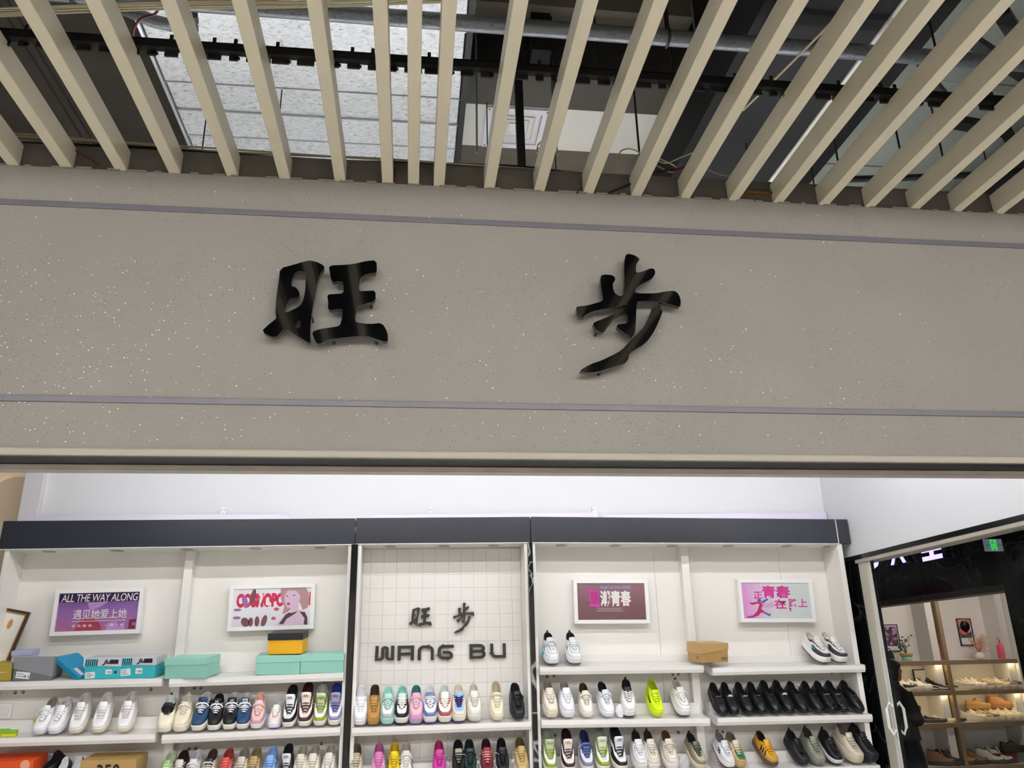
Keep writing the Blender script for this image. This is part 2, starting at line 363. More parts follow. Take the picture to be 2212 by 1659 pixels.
# ------------------------------------------------------------------ slat ceiling
sc_ = empty('ceiling_slats', (0, 2.0, ZS), label='open ceiling of cream metal slats hung from black toothed rails', kind='structure')
SX = [-1.85, -1.636, -1.431, -1.221, -1.008, -.78, -.564, -.335, -.133, -.025, .083, .304, .522, .742, .959, 1.184, 1.407, 1.618, 1.841, 2.062, 2.281, 2.495, 2.71, 2.93]
SX = [-1.85-.215*k for k in range(14, 0, -1)]+SX+[2.93+.215*k for k in range(1, 13)]
me_s = None
for i, x in enumerate(SX):
    if me_s is None:
        s = MB(); s.box(-.0235, .0235, -3.6, 1.012, 0, .098); o = s.build('slat', M_slat, sc_, local=True, bevel=.002, seg=1); me_s = o.data
    else:
        o = link_mesh('slat', me_s, M_slat, sc_); bv = o.modifiers.new('bevel', 'BEVEL'); bv.width = .002; bv.segments = 1
    o.location = (x, 0.0 if i % 3 else -.004, .001*(i % 2)); o.rotation_euler = (0, random.uniform(-.012, .012), random.uniform(-.003, .003))
def rail(y):
    b = MB(); z0 = ZS+.104; b.box(-5.2, 5.6, y-.004, y+.004, z0, z0+.05); b.box(-5.2, 5.6, y-.004, y+.022, z0+.046, z0+.05); b.box(-5.2, 5.6, y-.022, y-.004, z0+.0, z0+.004)
    x = -5.2
    while x < 5.6:
        wd = random.choice((.03, .045, .06)); b.box(x, x+wd, y-.004, y+.004, z0-.022, z0); 
        if random.random() < .6: b.box(x+wd-.012, x+wd+.006, y-.004, y+.004, z0-.016, z0-.008)
        if random.random() < .35: b.box(x+.01, x+.022, y-.004, y+.002, z0+.05, z0+.07)
        x += wd+.028
    b.build('carrier_rail', M_blackmetal, sc_, label='black toothed carrier rail')
rail(2.40); rail(1.2); rail(0.0)
# the short clips where a rail grips a slat
for i, x in enumerate(SX):
    if -2 < x < 3.1: MB().box(x-.027, x+.027, 2.38, 2.42, ZS+.096, ZS+.112).build('slat_clip', M_blackmetal, sc_)

# ------------------------------------------------------------------ above the open ceiling
ZD = 4.70
d = empty('air_duct', (-.6, 4.2, ZD), 'wide galvanised sheet metal air duct above the slats', 'duct')
b = MB(); y = 2.9; ys = [2.2, 2.62, 3.03, 3.33, 3.62, 3.86, 4.10, 4.34, 5.1, 6.0]
for i in range(len(ys)-1):
    dz = (.0, .006)[i % 2]; bb = MB(); bb.box(-1.415, .222, ys[i]+.002, ys[i+1]-.002, ZD+dz, ZD+.42)
    bb.build('duct_section', M_duct, d, bevel=.004)
for yy in ys[1:-1]: MB().box(-1.418, .225, yy-.003, yy+.003, ZD-.006, ZD+.43).build('duct_seam', mat('galvanised_edge', '#c4c8cc', .3, metal=.6), d)
b = MB(); b.box(.228, .262, 2.2, 6.0, ZD-.012, ZD+.02); b.build('duct_flange_and_gap', M_blackmetal, d); MB().box(-1.436, -1.42, 2.2, 6.0, ZD-.012, ZD+.02).build('duct_flange_and_gap', mat('galvanised_edge', '#c4c8cc', .3, metal=.6), d)  # the black strip on the right stands in for the dark gap beside the duct
# pipe across
pp = empty('sprinkler_pipe', (0.4, 2.955, 4.4), 'grey galvanised pipe crossing above the slats', 'pipe')
MB().tube([(-5, 2.96, 4.415), (0, 2.955, 4.4), (5.5, 2.945, 4.39)], .038, 14).build('pipe_run', M_pipe, pp, smooth=True)
for x in (1.16, 2.55, -1.52):
    b = MB(); b.tube([(x, 2.955+.043*math.cos(a), 4.4+.043*math.sin(a)) for a in [k*math.pi/8 for k in range(16)]], .006, 5, closed=True)
    b.tube([(x, 2.955, 4.44), (x, 2.955, 5.7)], .006, 6); b.build('pipe_hanger', M_blackmetal, pp)
e = empty('pipe_branch', (-.95, 3.2, 4.5), 'grey branch pipe with a black fitting in front of the duct', 'pipe')
P = [atZ(255, 14, 4.5), atZ(330, 45, 4.5), atZ(372, 55, 4.5)]
MB().tube(P, .03, 10).build('pipe_run', M_pipe, e, smooth=True)
q = atZ(415, 30, 4.5); q2 = atZ(420, 65, 4.5)
MB().tube([q, q.lerp(q2, .45), q.lerp(q2, .5), q2], [.026, .026, .02, .02], 10).build('valve', mat('dark_brass_fitting', '#4c4a46', .5, metal=.5), e)
# white ceiling board with its air outlet, grey board in front
MB().box(.25, 1.68, 4.145, 4.57, 4.90, 4.93).build('ceiling_board', mat('white_ceiling_board', '#e6e6dd', .7, noise=(2, .02)), kind='structure', label='white ceiling board that holds the square air outlet')
MB().box(.25, 1.68, 3.86, 4.143, 4.90, 4.93).build('ceiling_board', mat('grey_ceiling_board', '#57544e', .8, noise=(2, .05)), kind='structure', label='dark grey ceiling board in front of the white board')
MB().box(.25, 1.68, 4.572, 5.2, 4.90, 4.93).build('ceiling_board', M_conc, kind='structure', label='raw grey strip behind the white ceiling board')
av = empty('air_outlet', (.613, 4.355, 4.89), 'square white four-way ceiling air outlet', 'air outlet')
AX0, AX1, AY0, AY1 = .41, .815, 4.15, 4.555; M_av = mat('white_enamel', '#e4e4ee', .35)
MB().box(AX0+.03, AX1-.03, AY0+.03, AY1-.03, 4.935, 4.95).build('shaft', mat('dark_void', '#2a2a2c', .9), av)
b = MB()
for (x0, x1, y0, y1) in ((AX0, AX1, AY0, AY0+.045), (AX0, AX1, AY1-.045, AY1), (AX0, AX0+.045, AY0+.045, AY1-.045), (AX1-.045, AX1, AY0+.045, AY1-.045)): b.box(x0, x1, y0, y1, 4.884, 4.9)
b.build('frame', M_av, av)
cx, cy = (AX0+AX1)/2, (AY0+AY1)/2
for k, (ro, ri) in enumerate(((.152, .128), (.118, .094), (.084, .06), (.05, .004))):
    b = MB()
    lo = [(cx-ro, cy-ro, 4.888), (cx+ro, cy-ro, 4.888), (cx+ro, cy+ro, 4.888), (cx-ro, cy+ro, 4.888)]; hi = [(cx-ri, cy-ri, 4.922), (cx+ri, cy-ri, 4.922), (cx+ri, cy+ri, 4.922), (cx-ri, cy+ri, 4.922)]
    lo2 = [(x, y_, z+.004) for x, y_, z in lo]; hi2 = [(x, y_, z+.004) for x, y_, z in hi]
    b.add(lo+hi+lo2+hi2, [(i, (i+1) % 4, 4+(i+1) % 4, 4+i) for i in range(4)]+[(8+i, 12+i, 12+(i+1) % 4, 8+(i+1) % 4) for i in range(4)]+[(i, 8+i, 8+(i+1) % 4, (i+1) % 4) for i in range(4)])
    b.build('vane', M_av, av)
b = MB()
for x in (AX0+.018, AX1-.018):
    for y_ in (AY0+.018, AY1-.018): b.disc((x, y_, 4.881), .005, 'z', 8, .004)
b.build('screw', M_blackmetal, av)
# dark beam; a white strip stands in for the lit slot beside it
b = MB(); b.box(1.668, 2.232, 2.2, 4.95, 4.5, 4.95); b.build('ceiling_beam', mat('violet_black_panel', '#1b1a1e', .8, noise=(2, .1)), kind='structure', label='wide dark purple-grey boxed beam running into the ceiling')
MB().box(1.60, 1.668, 2.2, 4.95, 4.52, 4.98).build('ceiling_beam', mat('near_black_board', '#060607', .8), kind='structure', label='near black edge board of the boxed beam')
MB().box(2.234, 2.280, 2.2, 4.95, 4.49, 4.505).build('ceiling_strip', mat('lit_slot_white', '#e8e8de', .6), kind='structure', label='narrow white strip standing in for the lit slot beside the dark boxed beam')
MB().box(2.30, 2.62, 2.2, 5.2, 4.62, 5.2).build('ceiling_beam', mat('black_felt_panel', '#0e0d0d', .9), kind='structure', label='black beam between the boxed beam and the pale panels')
# pale grey-green panels at the right
M_pale = mat('pale_green_grey_board', '#959b92', .7, noise=(2, .04))
xs = [2.62, 3.35, 4.1, 4.9]; ys2 = [2.6, 3.5, 4.35, 5.2]
pr = empty('ceiling_panels', (3.6, 3.9, 4.75), label='pale grey-green ceiling panels beyond the right slats', kind='structure')
for i in range(3):
    for j in range(3): MB().box(xs[i]+.003, xs[i+1]-.003, ys2[j]+.003, ys2[j+1]-.003, 4.75+.004*((i+j) % 2), 4.78).build('panel', M_pale, pr)
fr_ = empty('steel_frame', (3.4, 3.7, 4.4), 'black steel angle frame hanging below the pale panels', 'frame')
for (a, c, r) in (((2070, 212), (2140, 222), .03), ((2068, 272), (2175, 290), .035), ((2172, 285), (2196, 330), .03), ((2165, 35), (2190, 75), .035), ((1992, 155), (2070, 250), .02), ((2090, 90), (2212, 170), .03)):
    A, B_ = atZ(*a, 4.55), atZ(*c, 4.55); u = (B_-A).normalized(); s_ = Vector((-u.y, u.x, 0))*r
    MB().hexa([A-s_, B_-s_, B_+s_, A+s_]+[p+Vector((0, 0, .05)) for p in (A-s_, B_-s_, B_+s_, A+s_)]).build('steel_bar', M_blackmetal, fr_)
MB().tube([atZ(1800, 388, 4.3), atZ(1960, 384, 4.3), atZ(2100, 378, 4.3), atZ(2212, 368, 4.3)], .02, 8).build('black_conduit', M_blackcable, label='black flexible conduit sagging above the right slats', cat='conduit')
# hanger rods
for (x, ya, yb, Yd, c, lb) in ((1028, 60, 330, 3.75, M_pipe, 'thin bright steel rod hanging beside the duct'), (1190, 30, 236, 3.7, M_blackmetal, 'thin black rod hanging by the air outlet'), (1283, 30, 180, 3.2, M_blackmetal, 'thin black rod below the pipe'), (1362, 110, 335, 3.8, M_blackmetal, 'thin black rod in front of the white ceiling board'),
        (1494, 10, 185, 3.3, M_pipe, 'pale thin wire hanging from the slab'), (1450, 120, 175, 3.2, M_blackmetal, 'short black rod left of the boxed beam'), (1805, 320, 372, 3.6, M_blackmetal, 'short dark rod right of the boxed beam'), (1936, 285, 350, 3.7, M_blackmetal, 'dark rod across the first pale panel'), (2030, 310, 350, 3.7, M_blackmetal, 'dark rod across the second pale panel'), (1978, 120, 150, 3.3, M_red, 'dark red rod under the pipe at the right')):
    A, B_ = atY(x, ya, Yd), atY(x+1, yb, Yd)
    MB().tube([(A.x, Yd, 5.7), (A.x, Yd, B_.z)], .006, 6).build('hanger_rod', c, label=lb, cat='rod')
A = atY(1118, 180, 3.75); B_ = atY(1128, 345, 3.75)
b = MB(); b.hexa([(B_.x-.022, 3.74, 3.6), (B_.x+.022, 3.74, 3.6), (B_.x+.022, 3.78, 3.6), (B_.x-.022, 3.78, 3.6), (A.x-.022, 3.74, 5.7), (A.x+.022, 3.74, 5.7), (A.x+.022, 3.78, 5.7), (A.x-.022, 3.78, 5.7)])
b.build('hanger_strut', mat('black_strut', '#0b0b0c', .6), label='black flat steel strut in front of the air outlet', cat='strut')
# slab beams, board seams at the left
MB().box(-4.5, -1.46, 3.35, 5.2, 5.0, 5.1).build('ceiling_board', concrete('dim_board', '#4a463f'), kind='structure', label='dim grey board with open seams left of the duct')
b = MB()
for px in ((205, 0), (125, 180), (30, 60)):
    p = atZ(*px, 5.0); b.box(p.x-.006, p.x+.006, 3.35, 5.2, 4.996, 5.001)
b.build('board_seam', mat('dark_void', '#2a2a2c', .9), bpy.data.objects['ceiling_board.003'])
for i, (y0, y1, z0) in enumerate(((2.5, 2.75, 5.25), (3.2, 3.36, 5.3), (3.62, 3.8, 5.2))):
    MB().box(.26, 1.6, y0, y1, z0, 5.7).build('ceiling_rib', M_conc, kind='structure', label=('nearest', 'middle', 'farthest')[i]+' raw concrete rib right of the duct')
p0 = atZ(1150, 100, 4.95); p1 = atZ(1180, 155, 4.95)
MB().box(p0.x, p1.x, p0.y, p1.y, 4.93, 5.3).build('junction_box', mat('black_box_paint', '#0c0c0c', .8), label='black metal box hanging from the slab', cat='box')
MB().lathe([(.03, 0), (.045, .01), (.045, .03), (.02, .05)], atZ(1530, 145, 5.0), 14).build('smoke_detector', mat('cream_plastic', '#bdb59c', .5), label='small round cream smoke detector under the slab', cat='detector')
# cables
def cable(pts, r, m, label, group=None, name='cable'):
    pts = [Vector(p) for p in pts]; out = []
    for i in range(len(pts)-1):
        a, b_, c, d_ = pts[max(0, i-1)], pts[i], pts[i+1], pts[min(len(pts)-1, i+2)]
        for k in range(6):
            t_ = k/6; out.append(.5*((2*b_)+(c-a)*t_+(2*a-5*b_+4*c-d_)*t_*t_+(3*b_-a-3*c+d_)*t_**3))
    out.append(pts[-1])
    return MB().tube(out, r, 6).build(name, m, smooth=True, label=label, cat='cable', group=group)
for k in range(7):
    dy = k*3.6+random.uniform(-1.4, 1.4)
    cable([atZ(x, y+dy*(1-.55*x/980)+random.uniform(-1.5, 1.5), 4.2) for x, y in ((-260, 22), (0, 16), (200, 9), (420, 3), (700, 2), (980, -6))], .0034, M_cable, 'cream cable in the loose bundle crossing the upper left slats', 'cream cables at upper left')
for k in range(6):
    zz = 3.69+.007*(k % 3); yy = 3.03+.012*(k//3)+.006*k
    cable([(-3.4, yy, zz+.02), (-1.7, yy, zz+.02+.01*math.sin(k)), (-.9, yy, zz+.012*math.cos(k*2)), (-.2, yy-.012, zz-.01), (.35, yy-.01, zz-.012-.005*k), (.62, yy+.05, zz+.02), (.9, yy+.09, zz+.03+.02*math.sin(3*k))], .004, M_cable, 'cream cable lying along the top of the sign wall', 'cream cables on the wall top')
cable([(-2.6, 3.1, 3.72), (-1.1, 3.06, 3.70), (-.5, 3.05, 3.675), (.1, 3.05, 3.69), (.5, 3.06, 3.70), (.85, 3.1, 3.68)], .013, M_blackcable, 'thick black cable on the wall top left of centre')
for k, pts in enumerate((((1160, 330), (1163, 312), (1180, 302), (1200, 310), (1205, 335)), ((1338, 352), (1340, 328), (1362, 322), (1388, 335), (1392, 355)), ((1400, 345), (1420, 358), (1450, 372), (1460, 360), (1425, 342)), ((1420, 346), (1440, 352), (1470, 340), (1508, 325)), ((1525, 365), (1560, 378), (1600, 380), (1630, 372)))):
    cable([atY(x, y, 3.02-.004*k) for x, y in pts], .0035, M_cable, ('small looped cream wire above the wall left of the outlet slat', 'wide looped cream wire above the wall under the white board', 'tangled cream wire end above the wall', 'cream wire rising toward the boxed beam', 'sagging cream wire under the boxed beam')[k])
cable([atY(x, y, 2.999) for x, y in ((1312, 418), (1360, 398), (1420, 372), (1470, 365))], .0045, M_blackcable, 'black wire lying over the wall edge by the red lead')
cable([atY(x, y, 2.998) for x, y in ((1455, 368), (1475, 364), (1500, 362))], .007, M_red, 'short red wire lead on the wall top')
cable([atY(x, y, 2.999) for x, y in ((158, 322), (185, 338), (214, 357))], .0035, M_red, 'thin dark red wire slanting over the wall at the left')
cable([atY(x, y, 2.999) for x, y in ((856, 362), (852, 378), (849, 397))], .0035, M_red, 'thin dark red wire hanging between the close slats')
cable([atZ(x, y, 4.25) for x, y in ((1605, 238), (1680, 165), (1760, 85), (1835, 8))], .0065, M_cable, 'single cream cable stretched across the dark boxed beam')
cable([atZ(x, y, 4.4) for x, y in ((345, 10), (335, 30), (305, 40), (290, 62), (288, 82))], .006, M_red, 'dark red flexible wire curling in front of the duct corner')
# timber offcut and stains on the raw wall
MB().box(1.452, 1.60, 2.995, 3.012, 3.592, 3.604).build('timber_strip', mat('stained_wood', '#6b4d20', .7), label='thin brown timber strip stuck to the raw wall', cat='strip')

# ------------------------------------------------------------------ big sign
ZOOM_WANG_R = [(150,137),(215,120),(270,103),(300,98),(335,106),(368,124),(371,135),(350,160),(338,200),(325,270),(312,330),(305,380),(300,440),(300,513),(265,492),(225,468),(190,435),(185,428),(165,440),(125,487),(55,452),(95,415),(125,392),(131,385),(126,350),(132,270),(143,200)]
ZOOM_WANG_H1 = [(240,150),(272,152),(278,165),(276,240),(266,295),(250,325),(172,363),(176,335),(190,300),(200,288),(238,282),(248,268),(243,250),(228,232),(203,225),(210,190),(222,160)]
ZOOM_WANG_H2 = [(252,375),(250,432),(236,433),(218,428),(235,400)]
ZOOM_KING = [(392,123),(470,120),(520,115),(580,100),(630,97),(632,160),(600,160),(565,172),(548,190),(543,215),(542,250),(580,250),(625,247),(625,300),(570,315),(545,322),(530,335),(525,370),(524,400),(535,408),(600,415),(657,408),(685,455),(687,505),(650,497),(600,478),(560,472),(500,478),(440,485),(385,492),(343,516),(325,500),(306,455),(345,440),(400,432),(445,425),(455,400),(460,365),(463,338),(430,340),(397,347),(387,335),(390,310),(383,268),(420,265),(465,262),(467,225),(463,205),(440,200),(415,208),(403,195),(398,160)]
ZOOM_BU1 = [(1872,63),(1910,70),(1935,85),(1938,97),(1922,115),(1920,160),(1950,155),(2000,135),(2016,145),(2017,165),(2000,190),(1960,210),(1935,225),(1918,240),(1918,262),(2020,262),(2070,252),(2115,248),(2135,268),(2145,300),(2143,325),(2135,330),(2090,315),(2030,302),(1960,300),(1925,303),(1923,345),(1920,420),(1915,465),(1900,480),(1870,462),(1830,435),(1826,420),(1838,415),(1880,412),(1880,380),(1870,355),(1840,368),(1805,395),(1780,430),(1757,462),(1720,440),(1705,410),(1740,395),(1800,370),(1850,340),(1872,325),(1868,318),(1840,330),(1770,337),(1710,350),(1675,365),(1655,385),(1628,362),(1623,330),(1640,326),(1680,322),(1730,308),(1758,298),(1755,270),(1745,215),(1745,175),(1760,168),(1800,170),(1816,180),(1818,195),(1805,215),(1808,240),(1815,260),(1840,277),(1860,270),(1863,200),(1862,110)]
ZOOM_BU2 = [(2005,325),(2058,342),(2040,390),(2010,455),(1970,510),(1900,550),(1885,570),(1885,585),(1865,612),(1800,630),(1740,650),(1690,657),(1643,650),(1650,640),(1700,612),(1745,598),(1800,572),(1850,545),(1890,500),(1930,460),(1960,430),(1985,380)]
YF = 2.935
def big(x, y, d_): p = atY(540+x*.434, 520+y*.434, YF); return (p.x, YF+d_, p.z)
def sign_char(name, pieces, pins, label):
    b0 = big(*pieces[0][0][0], 0); e = empty(name, b0, label, 'sign', 'black characters of the shop sign')
    for out, holes in pieces:
        poly_fill(smooth_loop(out, 1), [smooth_loop(h, 1) for h in holes], big, .026).build('stroke', M_gloss, e)
    for x, y in pins:
        p = big(x, y, 0); MB().tube([(p[0], YF+.02, p[2]), (p[0], 3.0, p[2])], .006, 8).build('standoff_pin', M_blackmetal, e)
sign_char('sign_character', [(ZOOM_WANG_R, [ZOOM_WANG_H1, ZOOM_WANG_H2]), (ZOOM_KING, [])], [(303, 370), (600, 300), (412, 480), (628, 480)], 'large glossy black Chinese character at the left of the shop sign')
sign_char('sign_character', [(ZOOM_BU1, []), (ZOOM_BU2, [])], [(2050, 310), (1965, 430), (1735, 440), (1880, 575), (1752, 640)], 'large glossy black Chinese character at the right of the shop sign')
# ------------------------------------------------------------------ shelving
YS, YP, YB = 6.05, 6.10, 6.35         # front of the shelves, of the side panels, of the back panels
SLOPE = math.tan(math.radians(8))
M_black = mat('charcoal_gloss_board', '#31343c', .22, noise=(2, .1))
M_col = mat('black_gloss_column', '#070708', .10)
M_shelf = mat('shelf_laminate', '#e2dfdb', .35, noise=(3, .02))
M_lamp = mat('dead_downlight', '#aaa397', .35)
M_hole = mat('dark_hole', '#2b2622', .8)
def slab4(x0, x1, y0, y1, zb0, zb1, zt0, zt1):
    return MB().hexa([(x0,y0,zb0),(x1,y0,zb1),(x1,y1,zb1),(x0,y1,zb0),(x0,y0,zt0),(x1,y0,zt1),(x1,y1,zt1),(x0,y1,zt0)])
SHELVES = {}
RISE = {1: (.215, .05), 2: (.16, .078), 3: (.16, .078), 4: (.215, .05)}
def shelf(parent, key, x0, x1, z0, z1, level):
    prof = [(YS, 0), (YS, -.030), (YS+.012, -.052), (YS+.06, -.052), (YS+.298, .298*SLOPE-.02), (YS+.298, .298*SLOPE)]
    b = MB(); b.prism_x(prof, x0, x1, z0, z1); o = b.build('shelf', M_shelf, parent, bevel=.002, seg=1)
    yr, hr = RISE[level]; pr_ = [(YS+yr, yr*SLOPE), (YS+.297, .297*SLOPE), (YS+.297, yr*SLOPE+hr), (YS+yr, yr*SLOPE+hr)]
    b = MB(); b.prism_x(pr_, x0+.012, x1-.012, z0, z1); b.build('riser', M_shelf, o, bevel=.002, seg=1)
    SHELVES[key] = (x0, x1, z0, z1, level)
def shelf_top(key, x, dy):
    x0, x1, z0, z1, lv = SHELVES[key]; return z0+(z1-z0)*(x-x0)/(x1-x0)+dy*SLOPE
def unit(name, x0, x1, label, fz, panel_x, dividers, lights, seams):
    e = empty(name, ((x0+x1)/2, YB, 0), label, 'shelving')
    zb0, zb1, zt0, zt1 = fz
    slab4(x0, x1, YP-.012, YP+.03, zb0, zb1, zt0, zt1).build('fascia', M_black, e, bevel=.003)
    slab4(x0, x1, YP-.013, YP+.03, zb0-.004, zb1-.004, zb0+.001, zb1+.001).build('fascia_lip', M_shelf, e)
    so = slab4(x0, x1, YP+.03, YB+.02, zb0, zb1, zb0+.012, zb1+.012).build('soffit', M_white, e)
    slab4(x0, x1, YP+.03, YB+.03, zt0-.02, zt1-.02, zt0-.006, zt1-.006).build('top_board', M_white, e)
    for lx in lights:
        k = (lx-x0)/(x1-x0); zz = zb0+(zb1-zb0)*k
        b = MB(); b.disc((lx, (YP+.03+YB)/2, zz-.004), .045, 'z', 20, .006); b.build('downlight', M_lamp, so, smooth=False)
    return e
XA = lambda px, py, Y: atY(px, py, Y).x
# left unit
LU = unit('shelving_unit', -2.885, -.425, 'white left shelving unit with charcoal top fascia and two bays', (2.429, 2.454, 2.628, 2.646), None, None, [XA(px, 1190, 6.23) for px in (105, 252, 404, 551, 691)], None)
MB().box(-2.84, -1.62, YB, YB+.02, .2, 2.45).build('back_panel', M_white, LU); MB().box(-1.618, -.45, YB, YB+.02, .2, 2.46).build('back_panel', M_white, LU)
MB().box(-2.845, -2.818, YP, YB, .2, 2.432).build('side_panel', M_white, LU, bevel=.002); MB().box(-.468, -.445, YP, YB, .2, 2.452).build('side_panel', M_white, LU, bevel=.002)
MB().box(-1.665, -1.605, 6.27, YB, .2, 2.442).build('divider', M_white, LU, bevel=.002)
shelf(LU, 'L11', -2.817, -1.672, 1.552, 1.552, 1); shelf(LU, 'L12', -2.817, -1.672, 1.206, 1.203, 2); shelf(LU, 'L13', -2.817, -1.672, .858, .852, 4)
shelf(LU, 'L21', -1.623, -.459, 1.545, 1.559, 1); shelf(LU, 'L22', -1.63, -.463, 1.194, 1.208, 2); shelf(LU, 'L23', -1.63, -.463, .844, .856, 3)
# middle unit with tiles
MU = unit('shelving_unit', -.42, .892, 'white tiled middle display unit with raised black lettering', (2.456, 2.462, 2.648, 2.657), None, None, [XA(px, 1180, 6.23) for px in (843.5, 959, 1066)], None)
tp = MB().box(-.372, .845, YB-.004, YB+.02, .2, 2.46).build('tile_panel', mat('tile_grout', '#c9c5be', .8), MU)
M_tile = mat('white_glazed_tile', '#e6e3de', .14, noise=(6, .02))
TX0 = XA(801.5, 1215, YB-.012); TZ0 = atY(801, 1214, YB-.012).z; TS = .0985
me_t = None
for i in range(-1, 13):
    for j in range(-2, 16):
        xa, xb = TX0+i*TS, TX0+(i+1)*TS; za, zb_ = TZ0-j*TS, TZ0-(j-1)*TS
        xa, xb = max(xa, -.37), min(xb, .843); zb_ = min(zb_, 2.455)
        if xb-xa < .02 or zb_-za < .012: continue
        full = abs(xb-xa-TS) < 1e-6 and abs(zb_-za-TS) < 1e-6
        loc = Vector((0, 0, 0))-tp.parent.location
        if full and me_t:
            o = bpy.data.objects.new('tile', me_t); COL.objects.link(o); o.parent = tp
        else:
            b = MB(); wx, wz, y0 = xb-xa-.0014, zb_-za-.0014, -.0022; q = .0012
            b.add([(0,0,0),(wx,0,0),(wx,0,wz),(0,0,wz),(q,y0,q),(wx-q,y0,q),(wx-q,y0,wz-q),(q,y0,wz-q)],
                  [(4,5,6,7),(0,1,5,4),(1,2,6,5),(2,3,7,6),(3,0,4,7)])
            o = b.build('tile', M_tile, tp, local=True)
            if full: me_t = o.data
        o.location = (xa+.0007+loc.x, YB-.004+loc.y, za+.0007)
        o.rotation_euler = (random.uniform(-.004, .004), 0, random.uniform(-.004, .004))
MB().box(-.398, -.372, YP, YB, .2, 2.455).build('side_panel', M_white, MU, bevel=.002); MB().box(.845, .868, YP, YB, .2, 2.46).build('side_panel', M_white, MU, bevel=.002)
shelf(MU, 'M12', -.385, .858, 1.201, 1.207, 2); shelf(MU, 'M13', -.385, .858, .848, .856, 3)
# right unit
RU = unit('shelving_unit', .898, 3.368, 'white right shelving unit with charcoal top fascia and two bays', (2.462, 2.443, 2.658, 2.637), None, None, [XA(px, 1178, 6.23) for px in (1213, 1330, 1453, 1574, 1701, 1790)], None)
slab4(3.376, 3.472, YP-.012, YP+.03, 2.4425, 2.442, 2.637, 2.636).build('fascia_end', M_black, RU, bevel=.004)
slab4(3.3685, 3.3755, YP-.008, YP+.03, 2.4425, 2.442, 2.637, 2.636).build('fascia_gap', M_white, RU)
SEAM1, SEAM2 = XA(1419, 1300, YB), XA(1685, 1230, YB)
for a, c in ((.91, SEAM1-.001), (SEAM1+.001, 2.135), (2.137, SEAM2-.001), (SEAM2+.001, 3.36)): MB().box(a, c, YB, YB+.02, .2, 2.462).build('back_panel', M_white, RU)
MB().box(.905, 3.36, YB+.021, YB+.03, .2, 2.46).build('backing', M_hole, RU)
MB().box(.905, .928, YP, YB, .2, 2.462).build('side_panel', M_white, RU, bevel=.002); MB().box(3.36, 3.40, YP, YB, .2, 2.444).build('side_panel', M_white, RU, bevel=.002)
MB().box(2.125, 2.185, 6.27, YB, .2, 2.452).build('divider', M_white, RU, bevel=.002)
shelf(RU, 'R11', .928, 2.15, 1.567, 1.555, 1); shelf(RU, 'R12', .928, 2.16, 1.214, 1.192, 2); shelf(RU, 'R13', .928, 2.165, .864, .846, 3)
shelf(RU, 'R21', 2.214, 3.41, 1.533, 1.531, 1); shelf(RU, 'R22', 2.215, 3.406, 1.193, 1.184, 2); shelf(RU, 'R23', 2.215, 3.406, .846, .842, 3)
def holes(parent, pts):
    for px, py in pts:
        p = atY(px, py, YB); b = MB(); b.tube([(p.x+.009*math.cos(a), YB-.001, p.z+.009*math.sin(a)) for a in [k*math.pi/5 for k in range(10)]], .0022, 4, closed=True)
        b.disc((p.x+.004, YB-.001, p.z-.004), .005, 'y', 8, .0012); b.build('screw_hole', M_hole, parent)
holes(LU, [(33,1496),(50,1495),(326,1489),(420,1486),(434,1486),(700,1476),(408,1618),(423,1617),(694,1606)])
holes(MU, [(795,1603),(812,1601),(1088,1591)])
holes(RU, [(1182,1461),(1196,1460),(1453,1457),(1465,1456),(1534,1455),(1549,1455),(1796,1453),(1199,1588),(1465,1582),(1561,1581),(1816,1574)])
# columns between the units
MB().box(-.443, -.400, YP-.03, YP+.1, .2, 2.452).build('column', M_col, label='black glossy column between left and middle units', cat='column', bevel=.002)
MB().box(.869, .904, YP-.03, YP+.1, .2, 2.460).build('column', marble_mat('reflection_streaked_column', .35), label='black glossy column with painted white reflections between middle and right units', cat='column', bevel=.002)  # the vein pattern paints in the white reflections on the gloss
# pale film strips and white brackets on top
M_film = mat('lavender_film', '#dcd6e8', .35)
for (a, c, lb) in ((60, 628, 'pale lavender board edge standing on the left fascia top'), (795, 1290, 'pale lavender board edge above the middle fascia'), (1300, 1783, 'pale lavender board edge above the right fascia')):
    A, B_ = atY(a, 1113, 6.40), atY(c, 1105+(8 if c == 628 else 4), 6.40)
    slab4(A.x, B_.x, 6.39, 6.40, 2.55, 2.55, A.z, B_.z+.006).build('film_board', M_film, label=lb, cat='board')
for px, lb in ((483, 'left'), (930, 'middle'), (1284, 'right')):
    A = atY(px, 1096, 6.43); b = MB(); b.box(A.x-.022, A.x+.022, 6.425, 6.449, 2.60, A.z); b.box(A.x-.018, A.x+.018, 6.36, 6.43, 2.648, 2.656); b.box(A.x-.005, A.x+.005, 6.41, 6.43, 2.62, A.z-.04)
    e = b.build('wall_bracket', mat('white_bracket_metal', '#e6e6e6', .35), bevel=.002, label='small white metal wall bracket above the '+lb+' unit', cat='bracket')
    b = MB()
    for dx in (-.011, .011): b.disc((A.x+dx, 6.423, A.z-.02), .0035, 'y', 8, .004)
    b.build('bracket_hole', M_hole, e)
cable([atY(x, y, 6.42) for x, y in ((70, 1122), (75, 1115), (80, 1110), (83, 1116), (86, 1124))], .003, mat('blue_tie', '#2a3a9a', .5), 'tiny blue tie at the left top of the fascia', name='blue_tie')

